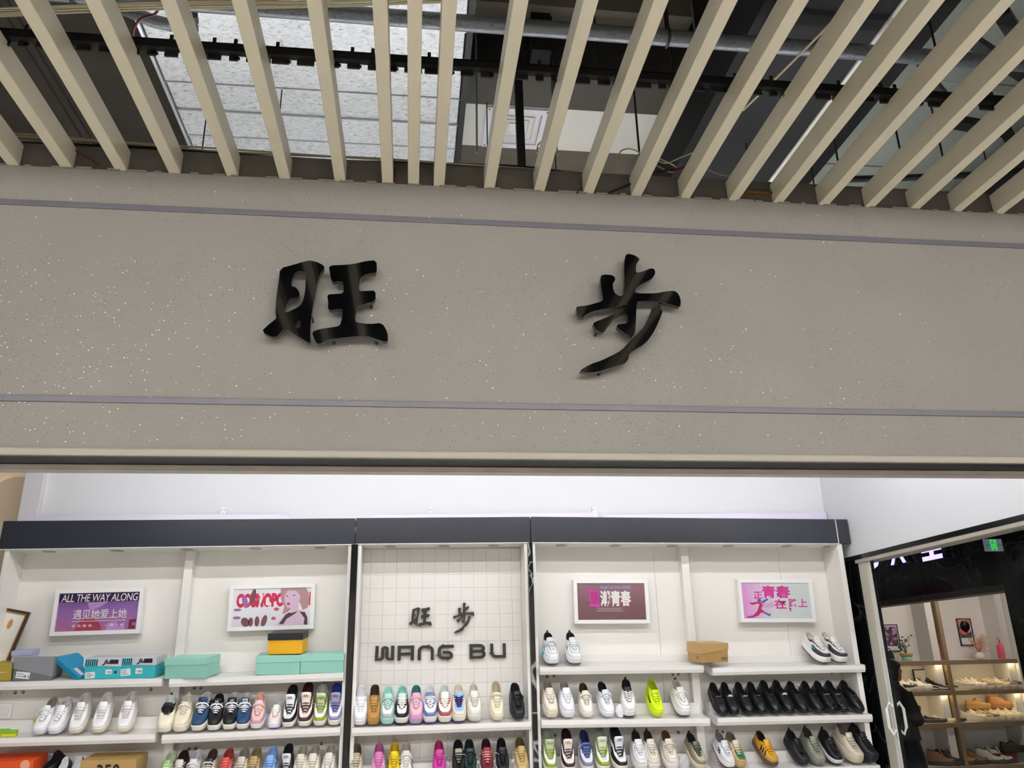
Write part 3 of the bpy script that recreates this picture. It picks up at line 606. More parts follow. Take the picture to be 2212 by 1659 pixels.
# ------------------------------------------------------------------ lettering on the tiles
YT = 6.318
def small_char(pieces, bx, label, name='wall_character'):
    xs_ = [p[0] for o_, h in pieces for p in o_]; ys_ = [p[1] for o_, h in pieces for p in o_]
    u0, u1, v0, v1 = min(xs_), max(xs_), min(ys_), max(ys_); A = atY(bx[0], bx[1], YT); B_ = atY(bx[2], bx[3], YT)
    f3 = lambda x, y, d_: (A.x+(B_.x-A.x)*(x-u0)/(u1-u0), YT+d_, A.z+(B_.z-A.z)*(y-v0)/(v1-v0))
    e = empty(name, (A.x, YT, B_.z), label, 'lettering', 'raised sign on the tiles')
    for out, hs in pieces: poly_fill(smooth_loop(out, 1), [smooth_loop(h, 1) for h in hs], f3, .018).build('stroke', M_gloss, e)
Z3 = lambda x, y: (740+x*.205, 1160+y*.205)
small_char([(ZOOM_WANG_R, [ZOOM_WANG_H1, ZOOM_WANG_H2]), (ZOOM_KING, [])], (*Z3(700, 742), *Z3(940, 942)), 'small black Chinese character at left on the white tiles')
small_char([(ZOOM_BU1, []), (ZOOM_BU2, [])], (*Z3(1165, 690), *Z3(1390, 1008)), 'small black Chinese character at right on the white tiles')
def ribbon(pts, wd):
    """outline of a thick bent line with mitred corners"""
    L_, R_ = [], []; n = len(pts)
    for i, p in enumerate(pts):
        a = Vector(pts[max(0, i-1)]); b_ = Vector(p); c = Vector(pts[min(n-1, i+1)])
        d1 = (b_-a).normalized() if i > 0 else (c-b_).normalized(); d2 = (c-b_).normalized() if i < n-1 else d1
        n1 = Vector((-d1.y, d1.x)); n2 = Vector((-d2.y, d2.x)); m_ = (n1+n2).normalized(); k = wd/2/max(.5, m_.dot(n1))
        L_.append(tuple(b_+m_*k)); R_.append(tuple(b_-m_*k))
    return L_+R_[::-1]
def arc(cx, cy, r, a0, a1, n=5): return [(cx+r*math.cos(math.radians(a0+(a1-a0)*k/n)), cy+r*math.sin(math.radians(a0+(a1-a0)*k/n))) for k in range(n+1)]
S = .2
GLY = {'W': [[(.10, 1), (.08, .1), (.22, .1)]+arc(.25, .25, .15, -90, 0, 4)+arc(.51, .78, .11, 180, 0, 6)+arc(.77, .25, .15, 180, 270, 4)+[(.91, .1), (.91, 1)]],
       'A': [[(.1, 0), (.1, .9), (.9, .9), (.9, 0)], [(.2, .44), (.8, .44)]],
       'N': [[(.1, 0), (.1, .6)]+arc(.38, .62, .28, 180, 90)+[(.62, .9)]+arc(.62, .62, .28, 90, 0)+[(.9, 0)]],
       'G': [[(1, .9), (.36, .9)]+arc(.36, .64, .26, 90, 180)+[(.1, .36)]+arc(.36, .36, .26, 180, 270)+[(.66, .1)]+arc(.66, .28, .2, -90, 90)+[(.32, .48)]],
       'B': [[(.1, 0), (.1, 1)], [(.1, .9), (.70, .9)]+arc(.72, .70, .19, 90, -90)+[(.2, .51)], [(.70, .51)]+arc(.74, .305, .2, 90, -90)+[(.1, .1)]],
       'U': [[(.1, 1), (.1, .38)]+arc(.38, .38, .28, 180, 270)+[(.9, .1), (.9, 1)], [(.9, .2), (.9, 0)]]}
for g, x0, x1, yt, yb_, lb in (('W', 345, 543, 1148, 1302, 'black raised letter W on the tiles'), ('A', 580, 752, 1146, 1299, 'black raised letter A on the tiles'), ('N', 793, 962, 1143, 1294, 'black raised arch-shaped letter N on the tiles'), ('G', 1003, 1172, 1138, 1288, 'black raised letter G on the tiles'), ('B', 1337, 1502, 1130, 1280, 'black raised letter B on the tiles'), ('U', 1555, 1722, 1123, 1272, 'black raised letter U on the tiles')):
    A = atY(*Z3(x0, yt), YT); B_ = atY(*Z3(x1, yb_), YT)
    f3 = lambda x, y, d_: (A.x+(B_.x-A.x)*x, YT+d_, B_.z+(A.z-B_.z)*y)
    mb = MB()
    for k, st in enumerate(GLY[g]):
        poly_fill(ribbon(st, .17 if g == 'W' else S), [], lambda x, y, d_, k=k: f3(x, y, d_-.0004*k), .018, mb)
    mb.build('wall_letter', M_gloss, label=lb, cat='lettering', group='raised sign on the tiles')

# ------------------------------------------------------------------ picture light boxes
def print_mat(name, c1, c2, axis='z', c3=None, rough=.12):
    """flat print whose ink runs from one colour to another, cloudy"""
    m = bpy.data.materials.new(name); m.use_nodes = True; nt = m.node_tree; N = nt.nodes; L = nt.links; b = N['Principled BSDF']
    tc = N.new('ShaderNodeTexCoord'); sx = N.new('ShaderNodeSeparateXYZ'); L.new(tc.outputs['Generated'], sx.inputs[0])
    n = N.new('ShaderNodeTexNoise'); n.inputs['Scale'].default_value = 3.5; n.inputs['Detail'].default_value = 3; L.new(tc.outputs['Generated'], n.inputs['Vector'])
    ad = N.new('ShaderNodeMath'); ad.operation = 'MULTIPLY_ADD'; L.new(n.outputs['Fac'], ad.inputs[0]); ad.inputs[1].default_value = .5; L.new(sx.outputs['XYZ'.index(axis.upper())], ad.inputs[2])
    sb = N.new('ShaderNodeMath'); sb.operation = 'SUBTRACT'; L.new(ad.outputs[0], sb.inputs[0]); sb.inputs[1].default_value = .25
    cr = N.new('ShaderNodeValToRGB'); L.new(sb.outputs[0], cr.inputs[0]); cr.color_ramp.elements[0].color = (*lin(c1), 1); cr.color_ramp.elements[1].color = (*lin(c2), 1)
    if c3: k = cr.color_ramp.elements.new(.5); k.color = (*lin(c3), 1)
    L.new(cr.outputs[0], b.inputs['Base Color']); b.inputs['Roughness'].default_value = rough
    return m
YFR = 6.285
M_frame = mat('white_frame_plastic', '#efeeec', .35)
def lightbox(tl, tr, br, bl, label, pm):
    A, B_, C_, D_ = (atY(*p, YFR) for p in (tl, tr, br, bl)); x0, x1 = (A.x+D_.x)/2, (B_.x+C_.x)/2; z1, z0 = (A.z+B_.z)/2, (C_.z+D_.z)/2
    tilt = math.atan2(((B_.z+C_.z)-(A.z+D_.z))/2, x1-x0)
    e = empty('picture_lightbox', ((x0+x1)/2, YFR, (z0+z1)/2), label, 'light box', 'framed pictures on the shelving back'); e.rotation_euler = (0, -tilt, 0)
    W2, H2, t_ = (x1-x0)/2, (z1-z0)/2, .028
    b = MB()
    for q in ((-W2, W2, H2-t_, H2), (-W2, W2, -H2, -H2+t_), (-W2, -W2+t_, -H2+t_, H2-t_), (W2-t_, W2, -H2+t_, H2-t_)): b.box(q[0], q[1], 0, .062, q[2], q[3])
    b.build('frame', M_frame, e, local=True)
    w2, h2 = W2-t_, H2-t_
    pn = MB().box(-w2, w2, .008, .016, -h2, h2).build('picture', pm, e, local=True)
    def p3(x, y, k=0): return (-w2+2*w2*x, .0074-.0005*k, -h2+2*h2*y)
    return pn, p3
def ink(pn, p3, name, col, polys=(), texts=(), k=0, rough=.2):
    im = mat('ink_'+col.lstrip('#'), col, rough)
    for pl in polys: poly_fill(pl, [], lambda x, y, d_: p3(x, y, k-d_), 0.5).build(name, im, pn, local=True)
    for (s, x0, x1, y0, y1, kw) in texts: put_text(MB(), s, lambda x, y: p3(x, y, k+.2), x0, x1, y0, y1, **kw).build(name, im, pn, local=True)
def ell(cx, cy, rx, ry, a=0, n=14):
    ca, sa = math.cos(math.radians(a)), math.sin(math.radians(a)); o = []
    for i in range(n):
        t_ = 2*math.pi*i/n; x, y = rx*math.cos(t_), ry*math.sin(t_); o.append((cx+x*ca-y*sa*.5, cy+(x*sa*2+y*ca)))
    return o
# 1 purple
pn, p3 = lightbox((120.8, 1275), (313.7, 1268), (299, 1369), (106.3, 1373), 'white framed picture with purple print headed ALL THE WAY ALONG', print_mat('print_purple', '#a8688c', '#6a4a86', c3='#8e66a8'))
ink(pn, p3, 'dark_band', '#33264a', [[(0, .76), (1, .76), (1, 1), (0, 1)]])
ink(pn, p3, 'red_shape', '#a33a52', [[(.24, 0), (.26, .15), (.30, .25), (.38, .32), (.46, .30), (.53, .22), (.56, .1), (.57, 0)]], k=1)
ink(pn, p3, 'pale_shape', '#b48ac4', [[(.36, .74), (.40, .52), (.52, .62), (.62, .76)], [(.62, 0), (.64, .2), (.75, .22), (.78, .08), (.84, .22), (.86, 0)]], k=1)
ink(pn, p3, 'brown_shape', '#6d2f3a', [[(.90, .02), (.90, .26), (.99, .28), (.99, .2), (.94, .18), (.94, .12), (.98, .1), (.98, .02)]], k=1)
ink(pn, p3, 'lettering', '#efe9e6', [[(.19, .245), (.86, .25), (.86, .262), (.19, .257)]], [('ALL THE WAY ALONG', .03, .98, .77, .97, dict(shear=.15, spacing=.95)), ('遇见她爱上她', .20, .86, .31, .56, {}), ('百 色 馨 香', .2, .45, .1, .17, {}), ('一 期 一 会', .6, .84, .1, .17, {})], k=2)
# 2 pale magazine style print, a generic model
pn, p3 = lightbox((498, 1264.7), (681.8, 1260), (676, 1358), (489.6, 1363.8), 'white framed pale print with red capitals, shoes and a blonde woman in black', print_mat('print_pale', '#cfd0da', '#dfe0e8', c3='#e6e6ee'))
ink(pn, p3, 'lettering', '#cf2f55', [], [('COSMOPO', .04, .66, .50, .88, dict(bold=.07)), ('N', .92, .995, .52, .88, dict(bold=.03))], k=1)
ink(pn, p3, 'shoe_print', '#7a4a52', [ell(.25, .78, .035, .22, -8), ell(.17, .12, .05, .13, 30), ell(.24, .12, .03, .12), ell(.32, .13, .03, .14), ell(.41, .14, .035, .16, -14)], k=2)
ink(pn, p3, 'slipper_print', '#9a6a9e', [ell(.15, .66, .035, .18, 14), ell(.06, .45, .05, .035), ell(.06, .24, .05, .04)], k=2)
ink(pn, p3, 'sneaker_print', '#e9e4e4', [ell(.355, .72, .018, .15, -12), ell(.45, .60, .035, .06, -25)], k=3)
ink(pn, p3, 'petal_print', '#b5545e', [ell(.56, .44, .035, .045), ell(.53, .2, .03, .045)], k=2)
ink(pn, p3, 'hair_print', '#b08a8c', [[(.60, .98), (.63, 1), (.93, 1), (.97, .85), (.985, .6), (.96, .45), (.90, .40), (.86, .6), (.70, .35), (.64, .3), (.66, .5), (.61, .7)]], k=2)
ink(pn, p3, 'skin_print', '#d6b9cf', [[(.655, .80), (.70, .93), (.80, .92), (.86, .78), (.85, .6), (.84, .42), (.93, .36), (.97, .2), (.97, .01), (.55, .01), (.60, .12), (.68, .3), (.75, .34), (.74, .46), (.70, .47), (.665, .6)]], k=3)
ink(pn, p3, 'dress_print', '#4a3138', [[(.60, .04), (.68, .28), (.72, .34), (.77, .33), (.84, .38), (.80, .30), (.70, .18), (.66, .04)], [(.86, .36), (.93, .34), (.965, .2), (.97, .01), (.92, .01), (.93, .18), (.89, .28)]], k=4)
ink(pn, p3, 'lips_print', '#a8325a', [ell(.712, .575, .02, .035)], k=4)
ink(pn, p3, 'eye_print', '#4a3a55', [ell(.69, .78, .013, .014), ell(.78, .80, .016, .014)], k=4)
# 3 mauve
pn, p3 = lightbox((1237.6, 1252), (1400, 1251.5), (1403.5, 1346.8), (1242.6, 1347), 'white framed mauve brown picture with white and magenta Chinese characters', print_mat('print_mauve', '#6d4c50', '#8d6d76', c3='#7b565c'))
ink(pn, p3, 'magenta_block', '#cf3fa0', [[(.17, .86), (.22, .80), (.32, .80), (.31, .55), (.33, .33), (.26, .36), (.17, .36), (.19, .48), (.17, .52), (.19, .7), (.17, .74)]], [], k=1)
ink(pn, p3, 'lettering', '#e6e2e0', [[(.27, .31), (.66, .31), (.66, .316), (.27, .316)], [(.30, .275), (.63, .275), (.63, .281), (.30, .281)], [(.27, .235), (.67, .235), (.67, .241), (.27, .241)]], [('潮青春', .335, .79, .36, .80, dict(bold=.03))], k=2)
ink(pn, p3, 'small_lettering', '#a9b4e8', [], [('START AS YOU MOVE', .34, .79, .84, .92, {})], k=2)
ink(pn, p3, 'magenta_marks', '#8f2c70', [], [('最', .19, .31, .42, .76, {})], k=2)
# 4 pale pink
pn, p3 = lightbox((1593, 1250.8), (1752.6, 1251.7), (1763.9, 1344), (1601.5, 1344), 'white framed pale picture with pink Chinese characters and a leaping runner', print_mat('print_mint_pink', '#d98fd0', '#c9d2d0', 'x', '#d3d8d6'))
ink(pn, p3, 'lettering', '#cf3f94', [[(.53, .88), (.62, .93), (.58, .82), (.55, .62), (.51, .60), (.54, .75)], [(.67, .30), (.69, .17), (.71, .30)]],
    [('正', .17, .30, .56, .75, dict(bold=.02)), ('青春', .30, .72, .57, .92, dict(bold=.03)), ('在', .46, .64, .27, .54, dict(bold=.03)), ('路上', .67, .95, .31, .56, dict(bold=.02)), ], k=1)
ink(pn, p3, 'script_lettering', '#c77fb0', [], [('youth', .22, .45, .26, .47, dict(shear=.45))], k=1)
ink(pn, p3, 'runner_print', '#c02f6a', [[(.11, .40), (.16, .38), (.21, .42), (.245, .40), (.22, .28), (.20, .20), (.14, .09), (.04, .05), (.05, .02), (.13, .03), (.21, .08), (.25, .16), (.32, .17), (.26, .27), (.29, .38), (.26, .46), (.22, .47), (.15, .44), (.10, .43)]], k=2)
ink(pn, p3, 'runner_head', '#5a62b4', [ell(.245, .51, .028, .045), [(.26, .45), (.30, .43), (.38, .53), (.37, .56), (.29, .49)], [(.30, .19), (.38, .12), (.40, .15), (.38, .06), (.36, .08), (.29, .15)]], k=3)

# ------------------------------------------------------------------ boxes
def shoe_box(px, key, w_, d_, h, lid, cbody, clid, label, dy=.02, yaw=0.0, pitch=None, zoff=0.0, loc=None, extras=None, lidskew=0.0, group='shoe boxes on the shelves', lidmat=None, rot=None):
    if loc is None:
        x = atY(px, 1450, YS+dy).x; z = shelf_top(key, x, dy)+zoff+.0012; loc = (x, YS+dy, z)
    e = empty('shoe_box', loc, label, 'box', group, rot=rot or (math.radians(8) if pitch is None else pitch, 0, math.radians(yaw)))
    mb_ = mat('card_'+cbody.lstrip('#'), cbody, .55, noise=(8, .05)); ml = lidmat or mat('card_'+clid.lstrip('#'), clid, .5, noise=(8, .05))
    MB().box(-w_/2, w_/2, 0, d_, 0, h-.006).build('box_body', mb_, e, local=True, bevel=.002)
    b = MB(); g = .004; a = -lidskew/2; c = lidskew/2
    b.hexa([(-w_/2-g, -g, h-lid+a), (w_/2+g, -g, h-lid+c), (w_/2+g, d_+g, h-lid+c), (-w_/2-g, d_+g, h-lid+a), (-w_/2-g, -g, h+max(0, a)), (w_/2+g, -g, h+max(0, a)), (w_/2+g, d_+g, h), (-w_/2-g, d_+g, h)])
    lo = b.build('box_lid', ml, e, local=True, bevel=.003)
    return e, lo
def sticker(e, x0, x1, z0, z1, lines=3, col='#e6e8ea', roll=0.0, text=None):
    o = MB().box(x0, x1, -.0022, -.0004, z0, z1).build('sticker', mat('paper_label', col, .6), e, local=True); b = MB()
    for i in range(lines):
        zc = z1-(z1-z0)*(i+1)/(lines+1); b.box(x0+.006, x0+(x1-x0)*random.uniform(.55, .9), -.0028, -.0021, zc-.0016, zc+.0016)
    if text: put_text(b, text, lambda x, y: (x, -.0028, y), x0+(x1-x0)*.5, x1-.004, z0+.006, z0+(z1-z0)*.6)
    b.build('print', mat('label_ink', '#4a4a4c', .6), o, local=True); o.rotation_euler = (0, roll, 0)
    return o
e, lo = shoe_box(5, 'L11', .12, .18, .115, .11, '#9a8a34', '#b09a3c', 'small olive yellow box at the far left of the top shelf'); ink_ = MB().box(-.05, .035, -.0062, -.005, .055, .059); ink_.build('print', mat('label_cream', '#e6dcae', .6), e, local=True)
e, lo = shoe_box(43, 'L11', .12, .13, .185, .03, '#b9bfd8', '#aab0d0', 'tall lavender and white box behind the grey box', dy=.07); sticker(e, -.055, .05, .01, .07, 2); MB().box(-.058, -.01, -.003, -.001, .15, .175).build('print', mat('yellow_ink', '#d9b85a', .6), e, local=True); MB().box(-.058, .058, -.003, -.001, .075, .082).build('print', mat('yellow_ink', '#d9b85a', .6), e, local=True)
e, lo = shoe_box(72, 'L11', .24, .18, .125, .075, '#6a6c70', '#83868a', 'plain grey shoe box with crooked lid and a white label', dy=.012, lidskew=-.06, yaw=4); sticker(e, -.105, -.02, .008, .05, 2, roll=.12, text='41')
# leaning blue lid
p = atY(143, 1457, 6.075); e = empty('box_lid', (p.x-.012, 6.085, p.z+.034), 'bright blue box lid with a white stripe leaning on the grey box', 'lid', rot=(math.radians(10), math.radians(33), math.radians(-20)))
M_bl = mat('card_blue', '#1f8fb8', .4, noise=(8, .04)); MB().box(-.125, .125, 0, .19, -.016, .018).build('lid_shell', M_bl, e, local=True, bevel=.003)
b = MB(); poly_fill([(-.06, .19), (.02, .12), (.124, .075), (.124, .105), (.03, .145), (-.035, .19)], [], lambda x, y, d_: (x, y, .0182+d_), .001, b); b.build('stripe', mat('white_ink', '#eef2f4', .5), e, local=True)
b = MB().box(.03, .11, .03, .06, .0182, .0192); b.build('sticker', mat('paper_label', '#e6e8ea', .6), e, local=True)
def lid_print(lo, w_, h, lid, s):
    b = MB(); x = -w_/2+.004
    for k in range(6): b.hexa([(x, -.0056, h-lid+.004), (x+.007, -.0056, h-lid+.004), (x+.007, -.0046, h-lid+.004), (x, -.0046, h-lid+.004), (x+.004, -.0056, h-.004), (x+.011, -.0056, h-.004), (x+.011, -.0046, h-.004), (x+.004, -.0046, h-.004)]); x += .0135
    b.build('print', mat('black_ink', '#0d1014', .5), lo, local=True)
    MB().box(-w_/2+.001, -w_/2+.085, -.0046, -.0042, h-lid+.003, h-.003).build('print', mat('cyan_ink', '#56c4dc', .5), lo, local=True)
    b = MB(); put_text(b, s, lambda x, y: (x, -.0062, y), -.005, .075, h-lid+.006, h-.006, shear=.3, bold=.04); b.box(.045, .10, -.0058, -.0048, h-lid+.014, h-.008); b.build('lettering', mat('black_ink', '#0d1014', .5), lo, local=True)
    b = MB()
    for k in range(9): b.hexa([(-.09+k*.02, .01, h+.0002), (-.082+k*.02, .01, h+.0002), (-.06+k*.02, .16, h+.0002), (-.068+k*.02, .16, h+.0002), (-.09+k*.02, .01, h+.0012), (-.082+k*.02, .01, h+.0012), (-.06+k*.02, .16, h+.0012), (-.068+k*.02, .16, h+.0012)])
    b.build('print', mat('grey_blue_ink', '#8fb4c0', .5), lo, local=True)
M_lidp = mat('lid_white_card', '#c6c6ce', .45)
e, lo = shoe_box(222, 'L11', .232, .19, .132, .05, '#2fb2ba', '#c6c6ce', 'teal shoe box with black and white patterned lid next to the blue lid', lidmat=M_lidp, lidskew=-.012); lid_print(lo, .232, .132, .05, 'Jus'); sticker(e, -.105, -.045, .01, .05, 3, roll=-.06); sticker(e, .02, .06, .03, .06, 1, text='8.5'); MB().disc((.085, -.002, .042), .009, 'y', 12, .002).build('vent_hole', mat('dark_hole', '#2b2622', .8), e, local=True)
e, lo = shoe_box(297, 'L11', .238, .19, .135, .05, '#2fb2ba', '#c6c6ce', 'teal shoe box with black and white patterned lid beside the mint boxes', lidmat=M_lidp, yaw=-5, dy=.016, lidskew=-.008); lid_print(lo, .238, .135, .05, 'Jus'); sticker(e, -.105, -.04, .025, .07, 3, roll=-.1); sticker(e, -.01, .035, .03, .065, 1, text='8.5')
MG = '#8fc9b8'
shoe_box(401, 'L21', .295, .20, .132, .045, MG, '#97d0bf', 'plain mint green shoe box alone at the left of its shelf', yaw=-14, dy=-.01)
shoe_box(600, 'L21', .298, .19, .125, .045, MG, '#97d0bf', 'plain mint green shoe box under the yellow box', yaw=0)
shoe_box(695, 'L21', .295, .19, .125, .045, MG, '#97d0bf', 'plain mint green shoe box at the right end of its shelf', yaw=-1)
p = atY(614.5, 1420, 6.075); zz = shelf_top('L21', p.x, .03)+.130
shoe_box(0, None, .24, .165, .142, .048, '#e8ad14', '#26262c', 'yellow shoe box with black lid stacked on a mint box', loc=(p.x, 6.082, zz+.004), rot=(math.radians(8), 0, math.radians(-6)))
p = atY(1545, 1438, 6.06); e, lo = shoe_box(0, None, .245, .165, .137, .062, '#b3905a', '#c09c66', 'brown cardboard shoe box with crooked lid on the right top shelf', loc=(p.x, 6.052, 1.572), yaw=0, rot=(math.radians(7), 0, math.radians(20)), lidskew=.035)
b = MB(); put_text(b, 'UGG', lambda x, y: (x, -.0022, y), .06, .115, .018, .038); b.build('lettering', mat('black_ink', '#0d1014', .5), e, local=True)
b = MB(); b.tube([(-.1245, .05+.009*math.cos(k*.7), .03+.009*math.sin(k*.7)) for k in range(9)], .0018, 4, closed=True); b.build('print', mat('brown_ink', '#6b5230', .6), e, local=True)
e, lo = shoe_box(52, 'L13', .32, .21, .215, .10, '#d84a14', '#dc4e16', 'large bright orange shoe box at the lower left', dy=.0); MB().disc((.115, -.0055, .19), .03, 'y', 16, .001).build('print', mat('pale_orange_ink', '#e6a080', .5), lo, local=True)
e, lo = shoe_box(264, 'L13', .345, .20, .205, .07, '#a98a52', '#b39258', 'brown cardboard shoe box printed 350', dy=.0, yaw=-3)
b = MB(); put_text(b, '350', lambda x, y: (x, -.0056, y), -.07, .075, .085, .180, bold=.012); b.build('lettering', mat('black_ink', '#0d1014', .5), e, local=True)
# leaning certificate frame, socket, sponges
p = atY(14, 1438, 6.17); fx = empty('leaning_picture', (p.x-.16, 6.17, p.z+.005), 'leaning brown and gold framed picture at the far left', 'picture frame', rot=(math.radians(-8), math.radians(11), 0))
b = MB(); WF, HF, tf = .31, .39, .018
for q in ((-.15, .16, 0, tf), (-.15, .16, HF-tf, HF), (-.15, -.15+tf, tf, HF-tf), (.16-tf, .16, tf, HF-tf)): b.box(q[0], q[1], 0, .018, q[2], q[3])
b.build('frame', mat('dark_brown_wood', '#4a3328', .4), fx, local=True); b = MB()
b.box(.16-tf-.008, .16-tf, .002, .014, tf, HF-tf); b.box(-.13, .16-tf, .002, .014, HF-tf-.008, HF-tf); b.build('gold_fillet', mat('gold_fillet', '#b89a4a', .35, metal=.6), fx, local=True)
pc = MB().box(-.13, .135, .008, .014, tf, HF-tf).build('picture', print_mat('print_certificate', '#d8d2c2', '#e9e6e0'), fx, local=True)
b = MB(); poly_fill(ell(.06, .29, .016, .035), [], lambda x, y, d_: (x, .0075-d_, y), .001, b); b.build('print', mat('ink_orange', '#c98a4a', .5), pc, local=True); b = MB(); poly_fill([(-.05, .12), (.0, .16), (.03, .13), (-.02, .10)], [], lambda x, y, d_: (x, .0075-d_, y), .001, b); b.build('print', mat('ink_red', '#c43f50', .5), pc, local=True)
p = atY(10, 1536, YB); sk = empty('wall_socket', (p.x, YB, p.z-.05), 'white wall socket plate behind the white sneakers', 'socket')
MB().box(p.x-.11, p.x+.05, YB-.012, YB, p.z-.05, p.z+.05).build('plate', M_frame, sk, bevel=.004); MB().box(p.x-.08, p.x+.03, YB-.016, YB-.011, p.z-.032, p.z+.034).build('rocker', M_white, sk, bevel=.003)
for i, (px, lb) in enumerate(((20, 'green and yellow sponge near the white sneakers'), (2, 'green and yellow sponge at the far left edge'))):
    x = atY(px, 1580, 6.08+.035*i).x; z = shelf_top('L12', x, .03+.035*i)+.001; e = empty('sponge', (x, 6.08+.035*i, z), lb, 'sponge', 'sponges on the shelf', rot=(math.radians(8), 0, 0))
    MB().box(-.045, .045, 0, .032, 0, .02).build('foam', mat('yellow_foam', '#d8cc30', .9, bump=(200, .4)), e, local=True, bevel=.004); MB().box(-.045, .045, 0, .032, .0202, .04).build('scourer', mat('green_scourer', '#7fc02a', .9, bump=(200, .4)), e, local=True, bevel=.004)
# ------------------------------------------------------------------ shoes
STY = {   # length, width, sole height, throat start, opening end, heights along the opening, half widths of it, toe height, tongue
 'low':   dict(L=.270, W=.100, zs=0.034, yt=.29, yb=.965, z=[(0, 0.068), (.22, 0.088), (.42, 0.102), (.62, 0.084), (.86, 0.101), (1, 0.104)], x=[(0, 0.019), (.3, 0.028), (.6, 0.033), (.85, 0.034), (1, 0.029)], toe=.036, tg=(.55, 0.125, 0.027)),
 'skate': dict(L=.268, W=.100, zs=0.036, yt=.42, yb=.965, z=[(0, 0.072), (.22, 0.086), (.42, 0.098), (.62, 0.084), (.86, 0.098), (1, 0.101)], x=[(0, 0.018), (.3, 0.028), (.6, 0.034), (.85, 0.034), (1, 0.029)], toe=.038, tg=(.60, 0.138, 0.031)),
 'high':  dict(L=.272, W=.100, zs=0.036, yt=.29, yb=.965, z=[(0, 0.068), (.22, 0.094), (.42, 0.136), (.62, 0.141), (.86, 0.153), (1, 0.156)], x=[(0, 0.019), (.3, 0.028), (.6, 0.036), (.85, 0.036), (1, 0.032)], toe=.036, tg=(.52, 0.170, 0.035)),
 'mid':   dict(L=.272, W=.101, zs=0.040, yt=.29, yb=.965, z=[(0, 0.072), (.22, 0.094), (.42, 0.128), (.62, 0.126), (.86, 0.138), (1, 0.141)], x=[(0, 0.019), (.3, 0.028), (.6, 0.031), (.85, 0.032), (1, 0.029)], toe=.040, tg=(.50, 0.138, 0.027)),
 'chunk': dict(L=.275, W=.108, zs=0.048, yt=.30, yb=.965, z=[(0, 0.084), (.22, 0.102), (.42, 0.118), (.62, 0.102), (.86, 0.121), (1, 0.124)], x=[(0, 0.019), (.3, 0.028), (.6, 0.034), (.85, 0.034), (1, 0.029)], toe=.040, tg=(.58, 0.142, 0.030)),
 'clunk': dict(L=.265, W=.112, zs=0.046, yt=.44, yb=.965, z=[(0, 0.080), (.22, 0.094), (.42, 0.106), (.62, 0.094), (.86, 0.111), (1, 0.114)], x=[(0, 0.018), (.3, 0.028), (.6, 0.034), (.85, 0.034), (1, 0.026)], toe=.034, tg=(.60, 0.128, 0.028)),
 'loaf':  dict(L=.280, W=.095, zs=.020, yt=.42, yb=.970, z=[(0, .072), (.15, .076), (.4, .066), (.65, .058), (.86, 0.077), (1, .080)], x=[(0, .022), (.25, .029), (.6, .031), (.85, .030), (1, 0.023)], toe=.032, tg=None),
 'pump':  dict(L=.240, W=.080, zs=.012, yt=.26, yb=.970, z=[(0, .040), (.2, .042), (.5, .044), (.75, .050), (.86, 0.063), (1, .066)], x=[(0, .020), (.25, .030), (.6, .029), (.85, .026), (1, 0.021)], toe=.024, tg=None),
}
PROF = [(0, .93), (.12, .97), (.30, 1.0), (.55, .86), (.80, .78), (1, .74)]
def sgp(s, p): return math.copysign(abs(s)**p, s)
